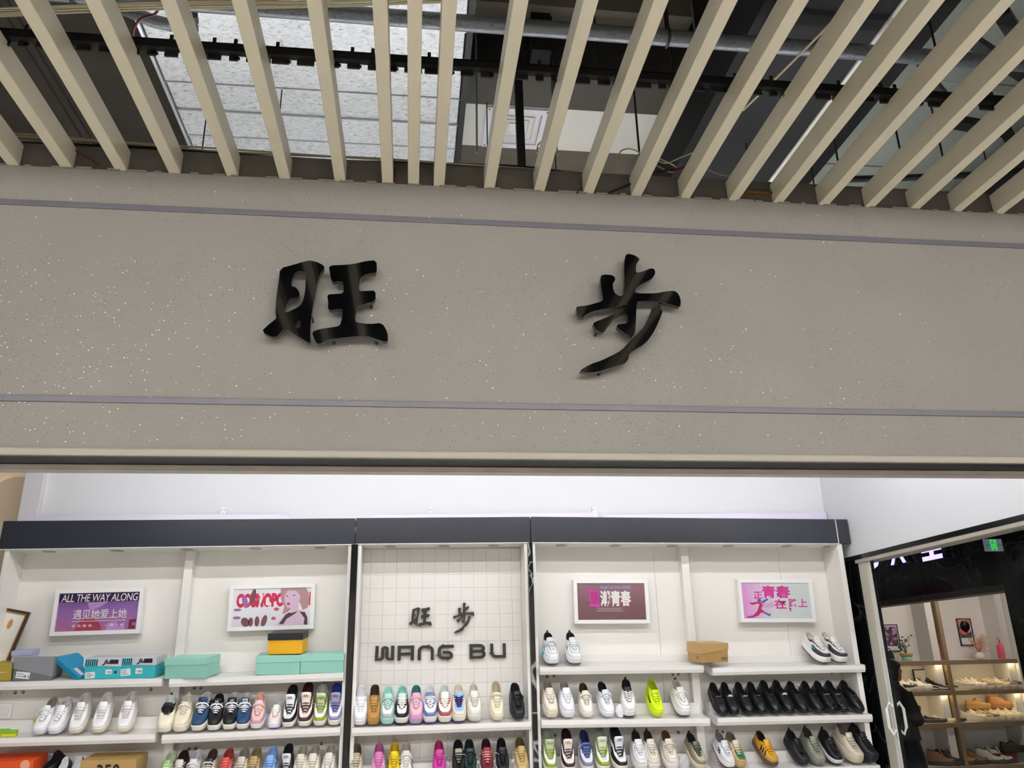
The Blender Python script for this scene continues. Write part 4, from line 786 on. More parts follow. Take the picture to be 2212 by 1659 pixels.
class Last:
    def __init__(s, k):
        s.k = k; s.d = STY[k]; s.cache = {}
    def F(s, u, sc=1.0):
        d = s.d; t = (1-math.cos(u))/2; y = d['L']*t; x = d['W']/2*sgp(math.sin(u), .46+.14*t)*interp(PROF, t)
        sp = .016*max(0, 1-t/.28)**2
        y = d['L']/2+(y-d['L']/2)*(1+(sc-1)*.4); return Vector((x*sc, y, d['zs']+sp)), t, sp
    def O(s, u):
        d = s.d; t = (1-math.cos(u))/2; y = d['L']*(d['yt']+(d['yb']-d['yt'])*t)
        return Vector((sgp(math.sin(u), .52)*interp(d['x'], t), y, interp(d['z'], t))), t
    def S(s, u, v):
        a, t, sp = s.F(u, .97); o, _ = s.O(u); d = s.d; zs = a.z
        h1 = d['toe']*(1-t)+(o.z-zs)*.62*t; k = min(1, t*1.6)
        p1 = Vector((a.x*1.05, a.y-.004*(1-k), zs+h1)); p2 = o.lerp(a, .36); p2.z = o.z-(.003*(1-k)+(o.z-zs)*.25*k)
        w_ = 1-v; return a*w_**3+p1*(3*w_*w_*v)+p2*(3*w_*v*v)+o*v**3
    def N(s, u, v):
        e = .01; v0, v1 = max(0, v-e), min(1, v+e); n = (s.S(u+e, v)-s.S(u-e, v)).cross(s.S(u, v1)-s.S(u, v0))
        return n.normalized() if n.length > 1e-12 else Vector((0, 0, 1))
    def patch(s, u0, u1, v0, v1, nu=10, nv=4, off=.0012, mb=None):
        mb = mb or MB(); rows = []
        for j in range(nv+1):
            r = []
            for i in range(nu+1):
                u = math.radians(u0+(u1-u0)*i/nu); f = lambda q: q(abs(math.degrees(u))) if callable(q) else q
                a, b_ = f(v0), f(v1); v = a+(b_-a)*j/nv; o = off if 0 < j < nv and 0 < i < nu else off*.55
                r.append(s.S(u, v)+s.N(u, v)*o)
            rows.append(r)
        return mb.grid(rows)
    def get(s, part, fn):
        if part not in s.cache: s.cache[part] = fn().mesh(part, True)
        return s.cache[part]
    # parts
    def upper(s):
        NU, NV = 36, 9; return MB().rings([[s.S(2*math.pi*i/NU, j/NV) for i in range(NU)] for j in range(NV+1)], True, False)
    def sole(s):
        d = s.d; NU = 36; ch = s.k in ('chunk', 'clunk'); rows = []
        for z, sc in ((0, .96), (.004, 1.0), (d['zs']*.55, 1.035 if not ch else 1.06), (d['zs']*.92, 1.035), (d['zs']+.004, 1.015), (d['zs']+.002, .93)):
            r = []
            for i in range(NU):
                p, t, sp = s.F(2*math.pi*i/NU, sc); wob = .003*math.sin(i*2.1) if ch and z > .004 and z < d['zs']*.9 else 0
                hl = 0
                r.append(Vector((p.x+math.copysign(wob, p.x), p.y, z+sp+wob*.4)))
            rows.append(r)
        return MB().rings(rows)
    def outsole(s):
        NU = 36; rows = []
        for z, sc in ((-.0015, .97), (-.001, 1.01), (.007, 1.03), (.008, 1.0)): rows.append([Vector((s.F(2*math.pi*i/NU, sc)[0].x, s.F(2*math.pi*i/NU, sc)[0].y, z+s.F(2*math.pi*i/NU)[2])) for i in range(NU)])
        return MB().rings(rows)
    def foxing(s):
        d = s.d; return MB().tube([Vector((q.x*1.034, d['L']/2+(q.y-d['L']/2)*1.012, q.z-d['zs']*.18)) for q in [s.F(2*math.pi*i/40)[0] for i in range(40)]], .0016, 4, closed=True)
    def lining(s):
        NU = 30; rows = []
        for k, (sc, dz) in enumerate(((1.0, 0), (.94, .004), (.86, -.002), (.80, -.02), (.72, -.05))):
            r = []
            for i in range(NU):
                o, t = s.O(2*math.pi*i/NU); cy = s.d['L']*(s.d['yt']+s.d['yb'])/2
                r.append(Vector((o.x*sc, cy+(o.y-cy)*(1-(1-sc)*.35), max(s.d['zs']+.006, o.z+dz))))
            rows.append(r)
        return MB().rings(rows, False, True)
    def tongue(s):
        d = s.d; ty, tz, hw = d['tg']; rows = []; rows2 = []; n = 8
        a, _ = s.O(math.radians(3)); y0 = d['L']*d['yt']-.004; z0 = a.z-.003
        for i in range(n+1):
            k = i/n; y = y0+(d['L']*ty-y0)*k; zt = interp(d['z'], min(.42, (y/d['L']-d['yt'])/(d['yb']-d['yt']))); z = zt+(tz-zt)*k**2.2+.003
            w_ = .016+(hw-.016)*k; w_ *= (1 if i < n else .86); r, r2 = [], []
            for j in range(7):
                q = -1+j/3; r.append((w_*q, y+(.004*q*q), z-.007*q*q)); r2.append((w_*q, y+(.004*q*q)+.006, z-.007*q*q-.005))
            rows.append(r); rows2.append(r2)
        return MB().rings([r+r2[::-1] for r, r2 in zip(rows, rows2)])
    def tongue_label(s):
        d = s.d; ty, tz, hw = d['tg']; y = d['L']*ty-.004; z = tz+.0005; h = .022; w_ = hw*.55; dy, dz = -.012, -.022
        c = Vector((0, y-.003, z-.006)); n = Vector((0, -.92, .38))*.0035; up = Vector((0, .38, .92)).normalized()
        q = [c+Vector((-w_, 0, 0))-up*h+n, c+Vector((w_, 0, 0))-up*h+n, c+Vector((w_, 0, 0))+n, c+Vector((-w_, 0, 0))+n]
        return MB().hexa([p-n*1.5 for p in (q[0], q[1], q[1]+n*.9, q[0]+n*.9)]+[p-n*1.5 for p in (q[3], q[2], q[2]+n*.9, q[3]+n*.9)])
    def label_mark(s):
        d = s.d; ty, tz, hw = d['tg']; c = Vector((0, d['L']*ty-.007, tz-.0055)); n = Vector((0, -.92, .38))*.0035; up = Vector((0, .38, .92)).normalized(); w_ = hw*.42
        mb = MB(); return put_text(mb, '2R', lambda x, y: c+Vector((x, 0, 0))-up*(.016-y)+n*.75, -w_, w_, 0, .012, bold=.02)
    def lace_pts(s, t, side):
        u = math.acos(1-2*t); o, _ = s.O(u*side); n = s.N(u*side, .85); q = s.S(u*side, .82); return q+n*.003
    def laces(s, cross=False, n=6, r=.0042):
        mb = MB(); ts = [.03+.42*i/(n-1) for i in range(n)]
        def bar(a, b_):
            m_ = (a+b_)/2+Vector((0, -.007, .012)); pts = [a, a.lerp(m_, .55)+Vector((0, -.002, .003)), m_, b_.lerp(m_, .55)+Vector((0, -.002, .003)), b_]; mb.tube(pts, [r*.8, r, r*1.15, r, r*.8], 6)
        for i, t in enumerate(ts):
            a, b_ = s.lace_pts(t, 1), s.lace_pts(t, -1)
            if not cross or i == 0: bar(a, b_)
            if cross and i < n-1:
                a2, b2 = s.lace_pts(ts[i+1], 1), s.lace_pts(ts[i+1], -1); bar(a, b2); bar(b_, a2)
        return mb
    def bow(s):
        mb = MB(); c = (s.lace_pts(.40, 1)+s.lace_pts(.40, -1))/2+Vector((0, -.012, .012))
        for sg, ln in ((1, .036), (-1, .036)):
            mb.tube([c+Vector((sg*ln*.55*(1-math.cos(a)), -.006*math.sin(a/2)-.004,   .015*math.sin(a)-.008*(1-math.cos(a)))) for a in [k*2*math.pi/12 for k in range(12)]], .0045, 6, closed=True)
            mb.tube([c, c+Vector((sg*.012, -.008, -.018)), c+Vector((sg*.022, -.012, -.045))], .0036, 6)
        mb.tube([c+Vector((-.004, -.004, 0)), c+Vector((.004, -.005, .001))], .006, 6)
        return mb
    def strap(s):
        mb = MB(); rows = []
        for v in (.80, .97):
            rows.append([s.S(math.radians(a), v)+s.N(math.radians(a), v)*.004 for a in range(88, 273, 8)])
        mb.grid(rows); t0 = s.lace_pts(.40, 1); t1 = s.lace_pts(.40, -1); m_ = (t0+t1)/2+Vector((0, -.008, .012))
        for k in range(1):
            a = [t0+Vector((.003, 0, -.004)), m_+Vector((.008, 0, -.002)), m_+Vector((-.008, 0, -.002)), t1+Vector((-.003, 0, -.004))]; up = Vector((0, .006, .022))
            mb.grid([[p for p in a], [p+up for p in a]]); 
        return mb
    def tab(s):
        o, _ = s.O(math.pi); return MB().hexa([o+Vector(q) for q in ((-.008, -.004, -.012), (.008, -.004, -.012), (.008, .005, -.014), (-.008, .005, -.014), (-.007, -.001, .018), (.007, -.001, .018), (.007, .004, .018), (-.007, .004, .018))])
    def moc_seam(s):
        return MB().tube([s.S(math.radians(a), .46+.30*(abs(a)/100)**2)+s.N(math.radians(a), .5)*.0006 for a in range(-100, 101, 8)], .0019, 5)
    def bit(s):
        a, b_ = s.S(math.radians(42), .92)+s.N(math.radians(42), .9)*.003, s.S(math.radians(-42), .92)+s.N(math.radians(-42), .9)*.003; m_ = (a+b_)/2+Vector((0, -.010, .006)); mb = MB(); mb.tube([a, m_+Vector((.008, 0, 0)), m_+Vector((-.008, 0, 0)), b_], .0028, 6)
        for c in (a.lerp(m_, .5), b_.lerp(m_, .5)): mb.tube([c+Vector((.007*math.cos(q), .002*math.cos(q), .007*math.sin(q)))+Vector((0, -.002, .001)) for q in [k*.785 for k in range(8)]], .0016, 5, closed=True)
        return mb
    def saddle(s): return s.patch(-62, 62, .82, .97, 14, 3, .0028)
    def croc(s):
        mb = MB()
        for i in range(7):
            for j in range(5):
                u = math.radians(-36+12*i+(6 if j % 2 else 0)); v = .30+.13*j; c = s.S(u, v); n = s.N(u, v); mb.lathe([(.0065, -.001), (.006, .0016), (.003, .0026)], c+n*.0005, 6)
        return mb
    def gum_band(s):
        NU = 36; d = s.d; return MB().rings([[Vector((s.F(2*math.pi*i/NU, sc)[0].x, s.F(2*math.pi*i/NU, sc)[0].y, z+s.F(2*math.pi*i/NU)[2])) for i in range(NU)] for z, sc in ((d['zs']*.6, 1.037), (d['zs']*.7, 1.042), (d['zs']*.98, 1.04), (d['zs'], 1.02))], False, False)
    def stripes3(s):
        mb = MB()
        for sg in (1, -1):
            for k in range(3):
                u0 = 62+k*13; rows = []
                for v in (.12, .3, .5, .7): rows.append([s.S(math.radians(sg*(u0+du-16*v)), v)+s.N(math.radians(sg*(u0+du-16*v)), v)*.0016 for du in (0, 6.5)])
                mb.grid(rows)
        return mb
    def swoosh(s):
        mb = MB()
        for sg in (1, -1):
            lo = [(62, .30), (72, .22), (84, .24), (100, .36), (120, .55), (140, .74)]; hi = [(62, .42), (70, .40), (84, .40), (100, .45), (120, .58), (140, .75)]
            mb.grid([[s.S(math.radians(sg*a), v)+s.N(math.radians(sg*a), v)*.0018 for a, v in q] for q in (lo, hi)])
        return mb
    def mark(s):      # slanted block mark on the quarters
        mb = MB()
        for sg in (1, -1):
            for k in range(2): mb.grid([[s.S(math.radians(sg*(a+k*10)), v)+s.N(math.radians(sg*(a+k*10)), v)*.0018 for a in (70+8*q, 77+8*q)] for q, v in ((0, .5), (.6, .4), (0, .3), (.8, .18))])
        return mb
    def outline_toe(s): return MB().tube([s.S(math.radians(a), .46+.34*(abs(a)/70)**2)+s.N(math.radians(a), .5)*.0006 for a in range(-70, 71, 7)], .0017, 5)
LASTS = {k: Last(k) for k in STY}
def hang_tag(e, col, side, long=False):
    mt_ = mat('tag_'+col.lstrip('#'), col, .5); r = .02; c = Vector((side*.045, .11, .085))
    b = MB(); b.tube([c+Vector((side*r*math.cos(a), .004*math.sin(a*2), r*1.3*math.sin(a))) for a in [k*math.pi/7 for k in range(14)]], .0012, 4, closed=True); o = b.build('tag_loop', mt_, e, local=True)
    MB().hexa([c+Vector((side*(.012+dx), -.02+dy, -.045+dz)) for dx, dy, dz in ((0, 0, 0), (.014, 0, 0), (.014, .002, 0), (0, .002, 0), (-.004, 0, .026), (.010, 0, .026), (.010, .002, .026), (-.004, .002, .026))]).build('price_tag', mt_, e, local=True)
def shoe(style, loc, pitch, yaw, label, up, sole='#eeeae4', scale=1.0, group=None, rough=.5, lining=None, tongue=None, lace=None, mud=None, vamp=None, eye=None, heel=None, collar=None, outs=None, tab=None, lab=None, cross=False, bow=None, strap=None, extra=(), mirror=1, tagc=None, tagside=-1, cat='shoe', band=None, roll=0.0):
    La = LASTS[style]; e = empty('shoe', loc, label, cat, group, rot=(math.radians(pitch), math.radians(roll), math.radians(yaw))); e.scale = (scale*mirror, scale, scale)
    def P(name, key, fn, col, r=None, **k): return link_mesh(name, La.get(key, fn), cmat(col, rough if r is None else r, **k), e)
    P('upper', 'upper', La.upper, up); P('sole', 'sole', La.sole, sole, .5); P('lining', 'lining', La.lining, lining or up, .85)
    if outs: P('outsole', 'outsole', La.outsole, outs, .6)
    if band: P('foxing_stripe', 'foxing', La.foxing, band, .5)
    if mud: P('toe_guard', 'mud', lambda: La.patch(-88, 88, 0, lambda a: .40+.10*(a/88)**2, 22, 4), mud)
    if vamp: P('toe_box', 'vamp', lambda: La.patch(-52, 52, lambda a: .36+.30*(a/52)**2, .95, 14, 5), vamp)
    if eye: 
        def fe():
            mb = MB(); La.patch(24, 122, lambda a: .66+.1*abs(a-70)/50, 1.0, 12, 3, .0016, mb); return La.patch(-122, -24, lambda a: .66+.1*abs(a-70)/50, 1.0, 12, 3, .0016, mb)
        P('eyestay', 'eye', fe, eye)
    if heel: P('heel_counter', 'heel', lambda: La.patch(142, 218, .05, .97, 10, 5), heel)
    if collar: P('collar', 'collar', lambda: La.patch(112, 248, .78, 1.0, 16, 3, .002), collar)
    if STY[style]['tg']:
        tg = P('tongue', 'tongue', La.tongue, tongue or up)
        if lab:
            P('tongue_label', 'tlabel', La.tongue_label, lab[0]); 
            if lab[1]: P('label_mark', 'tmark', La.label_mark, lab[1])
        if lace: P('laces', 'lace_x' if cross else 'lace_b', (lambda: La.laces(True)) if cross else (lambda: La.laces(False)), lace, .8)
        if bow: P('lace_bow', 'bow', La.bow, bow, .8)
    if strap: P('ankle_strap', 'strap', La.strap, strap)
    if tab: P('pull_tab', 'tab', La.tab, tab)
    for nm, key, col in extra:
        fn = {'moc_seam': La.moc_seam, 'bit': La.bit, 'saddle': La.saddle, 'croc': La.croc, 'stripes': La.stripes3, 'swoosh': La.swoosh, 'mark': La.mark, 'toe_line': La.outline_toe, 'gum': La.gum_band}[key]
        P(nm, key, fn, col, .25 if key in ('bit', 'croc') else None)
    if tagc: hang_tag(e, tagc, tagside)
    return e
ANG = {1: 8+math.degrees(math.atan2(.05, .20)), 2: 8+math.degrees(math.atan2(.078, .145)), 3: 8+math.degrees(math.atan2(.078, .145)), 4: 8+math.degrees(math.atan2(.05, .20))}
def on_shelf(key, px, py, dy=.012):
    x = atY(px, py, YS+dy).x; return (x, YS+dy, shelf_top(key, x, dy)+.0015)
def put(key, px, style, label, up, yaw=0.0, dy=.012, da=0.0, **k):
    lv = SHELVES[key][4]; py = {1: 1440, 2: 1575, 3: 1680, 4: 1680}[lv]
    if lv >= 3:      # measured at the heel, which stands higher and deeper than the toe
        x = atY(px, 1615, YS+.16).x+math.sin(math.radians(yaw))*.12; loc = (x, YS+dy, shelf_top(key, x, dy)+.0015)
    else: loc = on_shelf(key, px, py, dy)
    gp = {'L12': 'shoes on the left middle shelf', 'L22': 'shoes on the left middle shelf', 'M12': 'shoes on the centre middle shelf', 'R12': 'white shoes on the right middle shelf', 'R22': 'black loafers on the right middle shelf', 'R11': 'shoes on the right top shelf', 'R21': 'shoes on the right top shelf'}.get(key, 'shoes on the lowest visible shelves')
    return shoe(style, loc, ANG[lv]+da, yaw, label, up, group=k.pop('group', gp), **k)
WH, CREAM, BLK = '#ecebec', '#eae2cd', '#101114'
# middle shelf, left unit
put('L12', 85, 'low', 'white sneaker with a yellow tag at the left of the middle shelf', WH, sole='#e6e6ec', lace='#f2f2f2', cross=True, bow='#f0f0f0', mud='#f0f0f2', lining='#8f8a80', tagc='#d8c020', yaw=-4)
put('L12', 117, 'low', 'white sneaker directly right of the yellow tagged one', WH, sole='#e6e6ec', lace='#f2f2f2', cross=True, mud='#f0f0f2', lining='#c9c8c6', yaw=-3)
put('L12', 163, 'low', 'white sneaker with cream sole and grey heel', WH, sole=CREAM, lace='#d8d2cc', heel='#9a9ca6', collar='#e6e6e8', eye='#e6e4e4', lining='#c6c2bc', yaw=2, da=5, scale=1.06)
put('L12', 212, 'low', 'white sneaker with cream sole and black heel, left one of two', WH, sole=CREAM, lace='#e8e6e4', heel='#17171c', eye='#e6e4e4', lining='#d0ccc8', yaw=2, da=5, scale=1.06)
put('L12', 266, 'low', 'white sneaker with cream sole and black heel, right one of two', WH, sole=CREAM, lace='#dcd8d4', heel='#17171c', eye='#e6e4e4', lining='#c9c5c0', yaw=2, da=5, scale=1.06)
put('L22', 354.5, 'clunk', 'black canvas shoe with thick cream toe and sole', '#ece4cc', sole='#efe8d4', vamp='#f0e8d2', mud='#f0e8d4', tongue='#121318', eye='#14151a', collar='#131418', lace='#1a1b20', heel='#131418', lining='#d5d8d6', tab='#0e0e12', bow='#2a2a30', lab=('#0f0f12', '#f0f0f0'), yaw=5)
put('L22', 388, 'clunk', 'all cream lace-up shoe with rounded toe', '#e9e0c8', sole='#eee6d2', lace='#f0e8d6', bow='#f6f0e2', tab='#d8cfb8', lining='#d8d2c2', eye='#e4dac2', yaw=-2)
SK = dict(sole='#eeeae2', lace='#f4f4f6', lining='#cfcdc8', band='#d8d6d0')
put('L22', 425.7, 'skate', 'navy skate shoe with untied white laces, left of the two black ones', '#24476a', tongue='#24476a', collar='#e6e6ea', eye='#1c2848', bow='#fafafa', lab=('#2a3a66', None), yaw=-5, scale=1.08, **SK)
put('L22', 460.5, 'skate', 'black skate shoe with big white bow, left of two', '#101012', tongue='#0c0c0e', eye='#14141a', bow='#fafafa', lab=('#1a1a1c', '#d8d8d8'), lining='#0c0c0e', sole='#eeeae2', lace='#f4f4f6', scale=1.02, yaw=3)
put('L22', 493.5, 'skate', 'black skate shoe with big white bow, right of two', '#101012', tongue='#0c0c0e', eye='#1c1c22', collar='#e2e2e6', bow='#fafafa', lab=('#1a1a1c', '#d8d8d8'), yaw=3, scale=1.04, **SK)
put('L22', 522.6, 'skate', 'navy skate shoe next to the pink sneaker', '#24476a', tongue='#24476a', collar='#e6e6ea', bow='#fafafa', lab=('#d8d8d8', '#3a3a3c'), scale=1.02, tagc='#4a86d8', tagside=1, **SK, yaw=4)
put('L22', 553, 'low', 'pale pink sneaker with dusty pink toe guard', '#eabfbd', sole='#eeeae4', mud='#c998a2', vamp='#e8c4c0', tongue='#ecccd0', lace='#f0cfc8', cross=True, bow='#eabfb4', lining='#eec0b0', eye='#e8b8b4', lab=('#f0d4da', None), yaw=3)
put('L22', 589.6, 'low', 'white and pale pink sneaker lying flatter with light blue tag', '#f2e6e2', sole='#eceaf6', outs='#cfc6ee', lace='#f8f4ea', cross=True, mud='#f2e2e0', eye='#f0e6c8', tongue='#e6ecea', lining='#d6e2e0', da=-16, scale=.92, tagc='#7fb4e8')
def aj(key, px, name, c1, c2, sole_='#efeae0', toe_=WH, tng=WH, lin_=None, lc=None, mk=None, **k):
    put(key, px, k.pop('style', 'high'), name, k.pop('quarter', toe_), sole=sole_, mud=c1, vamp=toe_, eye=c1, heel=c1, collar=c2, lining=lin_ or c2, tongue=tng, lace=lc or c1, lab=(tng, mk) if mk else None, extra=(('side_stripe', 'swoosh', c1),), **k)
aj('L22', 621, 'black and white high-top sneaker left of the burgundy one', '#121214', '#0d0d0f', mk='#4a3a5a', yaw=-4)
aj('L22', 656, 'burgundy and cream high-top sneaker on the left middle shelf', '#4e1a2a', '#3a0e1c', toe_='#ece4d4', tng='#e6dece', mk='#a0404a', yaw=-2, scale=1.04)
aj('L22', 689, 'olive green and white high-top sneaker with lime tongue', '#8a9e1e', '#b8bcae', tng='#c9cabc', lin_='#a9ad9c', lc='#8fa424', mk='#7ae02a', bow='#7d8f1c', tagc='#8fcbe8')
aj('L22', 721, 'blue and lavender high-top sneaker at the end of the left unit', '#8f8bae', '#27408a', tng='#9a94ae', lin_='#1d3a80', lc='#2c4a94', mk='#3a4470')
# middle shelf, middle unit
put('M12', 776.8, 'mid', 'all white high-top sneaker with ankle strap', '#f0f0f4', sole='#ececf2', lace='#f8f8fa', mud='#e8e8f0', strap='#e2e2ee', lining='#d6d8d6', collar='#f4f4f6')
put('M12', 805.8, 'mid', 'wheat tan high-top sneaker with ankle strap', '#b58648', sole='#b48a4c', lace='#c09650', mud='#b4853f', strap='#a8783a', lining='#3a2a1c', collar='#a87840', extra=())
put('M12', 836, 'chunk', 'mint green chunky sneaker with grey toe guard', '#a8d4c8', sole='#a9dcd8', mud='#a9b8b6', vamp='#eeeeea', eye='#b0d8cc', tongue='#a8d8c8', lace='#c2d8d0', cross=True, bow='#b8d4cc', lining='#a0d4c8', collar='#b4e0d4')
put('M12', 867, 'chunk', 'black and white chunky sneaker with mint lining', '#1a181c', sole='#ece8e2', outs='#1a1418', mud='#151418', vamp='#f2f0ec', eye='#16161a', tongue='#c8e0d4', lace='#eeeae0', cross=True, lining='#8cc4b8', collar='#a8d4c8')
put('M12', 898, 'chunk', 'pink chunky sneaker with teal heel and bow', '#e4b4cc', sole='#d8a4c4', outs='#8cbccc', mud='#e0aac8', vamp='#ecc0bc', eye='#e8b8cc', tongue='#e0a8c0', lace='#ecc4d4', cross=True, bow='#e8b8d0', lining='#3a7470', collar='#5a9a94')
put('M12', 929, 'chunk', 'blue and white chunky sneaker with tangled white laces', '#e8e8ec', sole='#ece8e4', outs='#5a62a4', mud='#6a78b0', vamp='#f4f2ee', eye='#7c8cc0', tongue='#6c7cb0', lace='#eceae6', cross=True, bow='#f0eee8', lining='#d4d6d8', collar='#d8d8d8')
put('M12', 961, 'chunk', 'white chunky sneaker with brick red toe guard', '#eeeae2', sole='#efebe2', mud='#a85458', vamp='#f4f2ea', eye='#a85458', tongue='#f0ece4', lace='#f2efe4', cross=True, lining='#c8d0cc', collar='#f0eee6', tab='#e8e6e0', lab=('#f0ece4', '#c07070'))
put('M12', 991.8, 'chunk', 'sky blue and beige sneaker with dark purple laces', '#e4dac4', sole='#efe9dc', outs='#4a3a8c', mud='#e8dcc0', vamp='#9cc4ee', eye='#e8e0d0', tongue='#94bce8', lace='#2e1e66', cross=True, lining='#d8ceb0', collar='#e6dcc4')
put('M12', 1026, 'chunk', 'off-white chunky sneaker with thick beige laces', '#e6e2d8', sole='#e9e5dc', mud='#e2ded4', vamp='#eeebe2', tongue='#e8e4da', lace='#dcd8c8', cross=True, lining='#c9c4b4', tab='#cfc8b4', lab=('#e0dcd0', '#b0aca0'))
put('M12', 1075.6, 'mid', 'cream leather sneaker standing apart on the tiled unit shelf', '#ece4c8', sole='#efe8d0', mud='#eee6cc', tongue='#f0e8cc', lace='#e6dec4', lining='#b8a890', eye='#e8e0c4', bow='#ece6d0')
put('M12', 1121.8, 'low', 'all black sneaker at the right end of the tiled unit', '#191b1f', sole='#1c1e22', mud='#1e2024', tongue='#15171a', lace='#0e0f12', lining='#0b0b0d', bow='#0c0d10', lab=('#1c1e20', '#a89060'), scale=1.06, rough=.4, yaw=4)
# middle shelf, right unit
put('R12', 1193.3, 'chunk', 'warm beige sneaker at the left end of the right unit', '#e2d8c8', sole='#e9dfcc', mud='#e4dac8', vamp='#e9dfd0', tongue='#dcd2c4', lace='#e2dacc', cross=True, lining='#8f8478', lab=('#d4cabc', '#7a7268'), yaw=3)
put('R12', 1229.8, 'chunk', 'icy white sneaker beside the beige one', '#eceef2', sole='#eef0f6', mud='#e4e6ec', vamp='#f4f6fa', tongue='#e6e8ec', lace='#eef0f2', cross=True, lining='#9a948c', lab=('#dcdee2', '#8a8c94'), yaw=2)
put('R12', 1271.4, 'low', 'ivory sneaker with brown lining', '#e9e3d8', sole='#efe8dc', mud='#ece6da', vamp='#f2ece2', tongue='#e4dccc', lace='#e0d8ca', lining='#4a2c14', lab=('#d8ccb8', '#9a8c78'), bow='#efece4')
put('R12', 1317.5, 'low', 'white sneaker with navy lining', '#e6e7ee', sole='#eceef6', vamp='#f2f4f8', mud='#e9eaf0', tongue='#d8dae0', lace='#dfe1e8', lining='#14161f', lab=('#cfd1d8', '#3a3e50'), tab='#9a9aa0', bow='#e8e8ee', yaw=6, scale=1.03)
put('R12', 1363, 'chunk', 'white sneaker with black tongue and black heel tab', '#e9e8e4', sole='#ecebe8', outs='#1a1a1c', vamp='#f4f3f0', mud='#e6e5e0', tongue='#17181c', lace='#dedcd6', cross=True, lining='#0d0d10', collar='#e2e2de', tab='#0c0c0e', yaw=-7, scale=1.02)
put('R12', 1425, 'mid', 'fluorescent yellow sneaker with a black side mark', '#d2ee0a', sole='#d6f020', mud='#d8f200', vamp='#daf40a', eye='#c8e408', tongue='#cfe80c', lace='#d4ee10', lining='#9ab00a', lab=('#c4dc10', '#2a2e10'), extra=(('side_stripe', 'swoosh', '#10120c'),), yaw=4, scale=.98)
put('R12', 1482.4, 'chunk', 'white sneaker with dark outline around the toe', '#e6e5e0', sole='#eeedea', outs='#2a2a2e', vamp='#f4f3f0', mud='#eeedea', tongue='#dcdad4', lace='#efeeea', cross=True, bow='#f2f1ee', lining='#a8a8a0', tab='#0e0e10', extra=(('toe_outline', 'toe_line', '#3a3a40'),), yaw=4)
p_ = atY(1338, 1545, 6.12); e = empty('paper_wad', (p_.x, 6.10, shelf_top('R12', p_.x, .06)), 'crumpled white packing paper between two white sneakers', 'paper')
random.seed(5); b = MB(); b.lathe([(.004, .002), (.026, .01), (.028, .045), (.02, .075), (.006, .09)], (0, 0, 0), 9); b.v = [(x+random.uniform(-.007, .007), y*.5+random.uniform(-.004, .004), z+(random.uniform(-.006, .006) if z > .005 else 0)) for x, y, z in b.v]; b.build('wad', mat('white_tissue', '#e6e6ea', .8), e, local=True)
# loafers
LF = dict(sole='#0b0b0c', lining='#060607', rough=.28)
for i, (px, nm, ex, lin2, ya) in enumerate(((1565.5, 'black loafer with chain bit at the left end of the row', (('bit', 'bit', '#6a6c70'),), None, 2), (1591, 'black loafer with bit and a small white insole label', (('bit', 'bit', '#b8bac0'),), 'w', 2), (1624, 'black loafer with silver horsebit, third in the row', (('bit', 'bit', '#a8aab0'),), None, 4), (1652, 'black loafer with dull bit, fourth in the row', (('bit', 'bit', '#5a5c60'),), None, 5), (1683, 'larger black loafer with dark round ornament, fifth in the row', (('bit', 'bit', '#2a2a2e'),), None, 6), (1712.7, 'black loafer with a white patch inside its opening', (('bit', 'bit', '#c0c2c8'),), 'w', 7), (1744, 'black loafer with dark emblem right of the white-patched one', (('bit', 'bit', '#3a3a3e'),), None, 8), (1777, 'black loafer with plain vamp and small emblem, eighth in the row', (('bit', 'bit', '#38383c'),), None, 9), (1805.7, 'black crocodile-textured loafer, left one of two', (('croc_scales', 'croc', '#16161a'), ('bit', 'bit', '#8a8c90')), None, 9), (1831, 'black crocodile-textured loafer, right one of two', (('croc_scales', 'croc', '#16161a'), ('bit', 'bit', '#7a7c80')), None, 9), (1864.6, 'plain black slip-on loafer at the right end of the row', (), None, 10))):
    e = put('R22', px, 'loaf', nm, '#121215', yaw=ya, da=3, extra=(('moc_seam', 'moc_seam', '#08080a'), ('saddle', 'saddle', '#151518'))+ex, scale=1.04 if i in (4, 5) else 1.0, **LF)
    if lin2: MB().box(-.012, .012, .128, .136, .079, .083).build('insole_label', mat('paper_label', '#e6e8ea', .6), e, local=True)
# top shelf, right unit
for px, nm, tg in ((1195, 'white sneaker with black collar and teal security tag on the top shelf', '#3aa0b8'), (1244.8, 'white sneaker with black collar, right one of its pair on the top shelf', None)):
    put('R11', px, 'chunk', nm, '#ecedee', sole='#eef0f2', outs='#2a2c30', vamp='#f4f5f6', mud='#eef0f2', tongue='#e2e3e6', lace='#f0f0f0', lining='#1e1e20', collar='#1c1c1e', tab='#222226', lab=('#2a2a2e', '#f0f0f0'), extra=(('toe_outline', 'toe_line', '#3a3c40'), ('side_mark', 'mark', '#6a6c72')), yaw=3, da=8, tagc=tg, bow='#d8dadc' if tg else None)
for px, nm, mk_ in ((1785.5, 'white sneaker with patterned dark trim and teal mark, left of its pair', '#2a8a9a'), (1821.7, 'white sneaker with patterned dark trim, right of its pair at the shelf end', '#2a2c3c')):
    put('R21', px, 'chunk', nm, '#e9e6e0', sole='#f0eeea', outs='#23232c', vamp='#ece8e0', mud='#3a3a48', eye='#34343f', tongue='#e6e2dc', lace='#f2f0ea', cross=True, lining='#d8d4cc', collar='#6a6a74', extra=(('side_mark', 'mark', mk_), ('toe_outline', 'toe_line', '#d8d4cc')), yaw=12, da=10, lab=('#5a5a64', None))
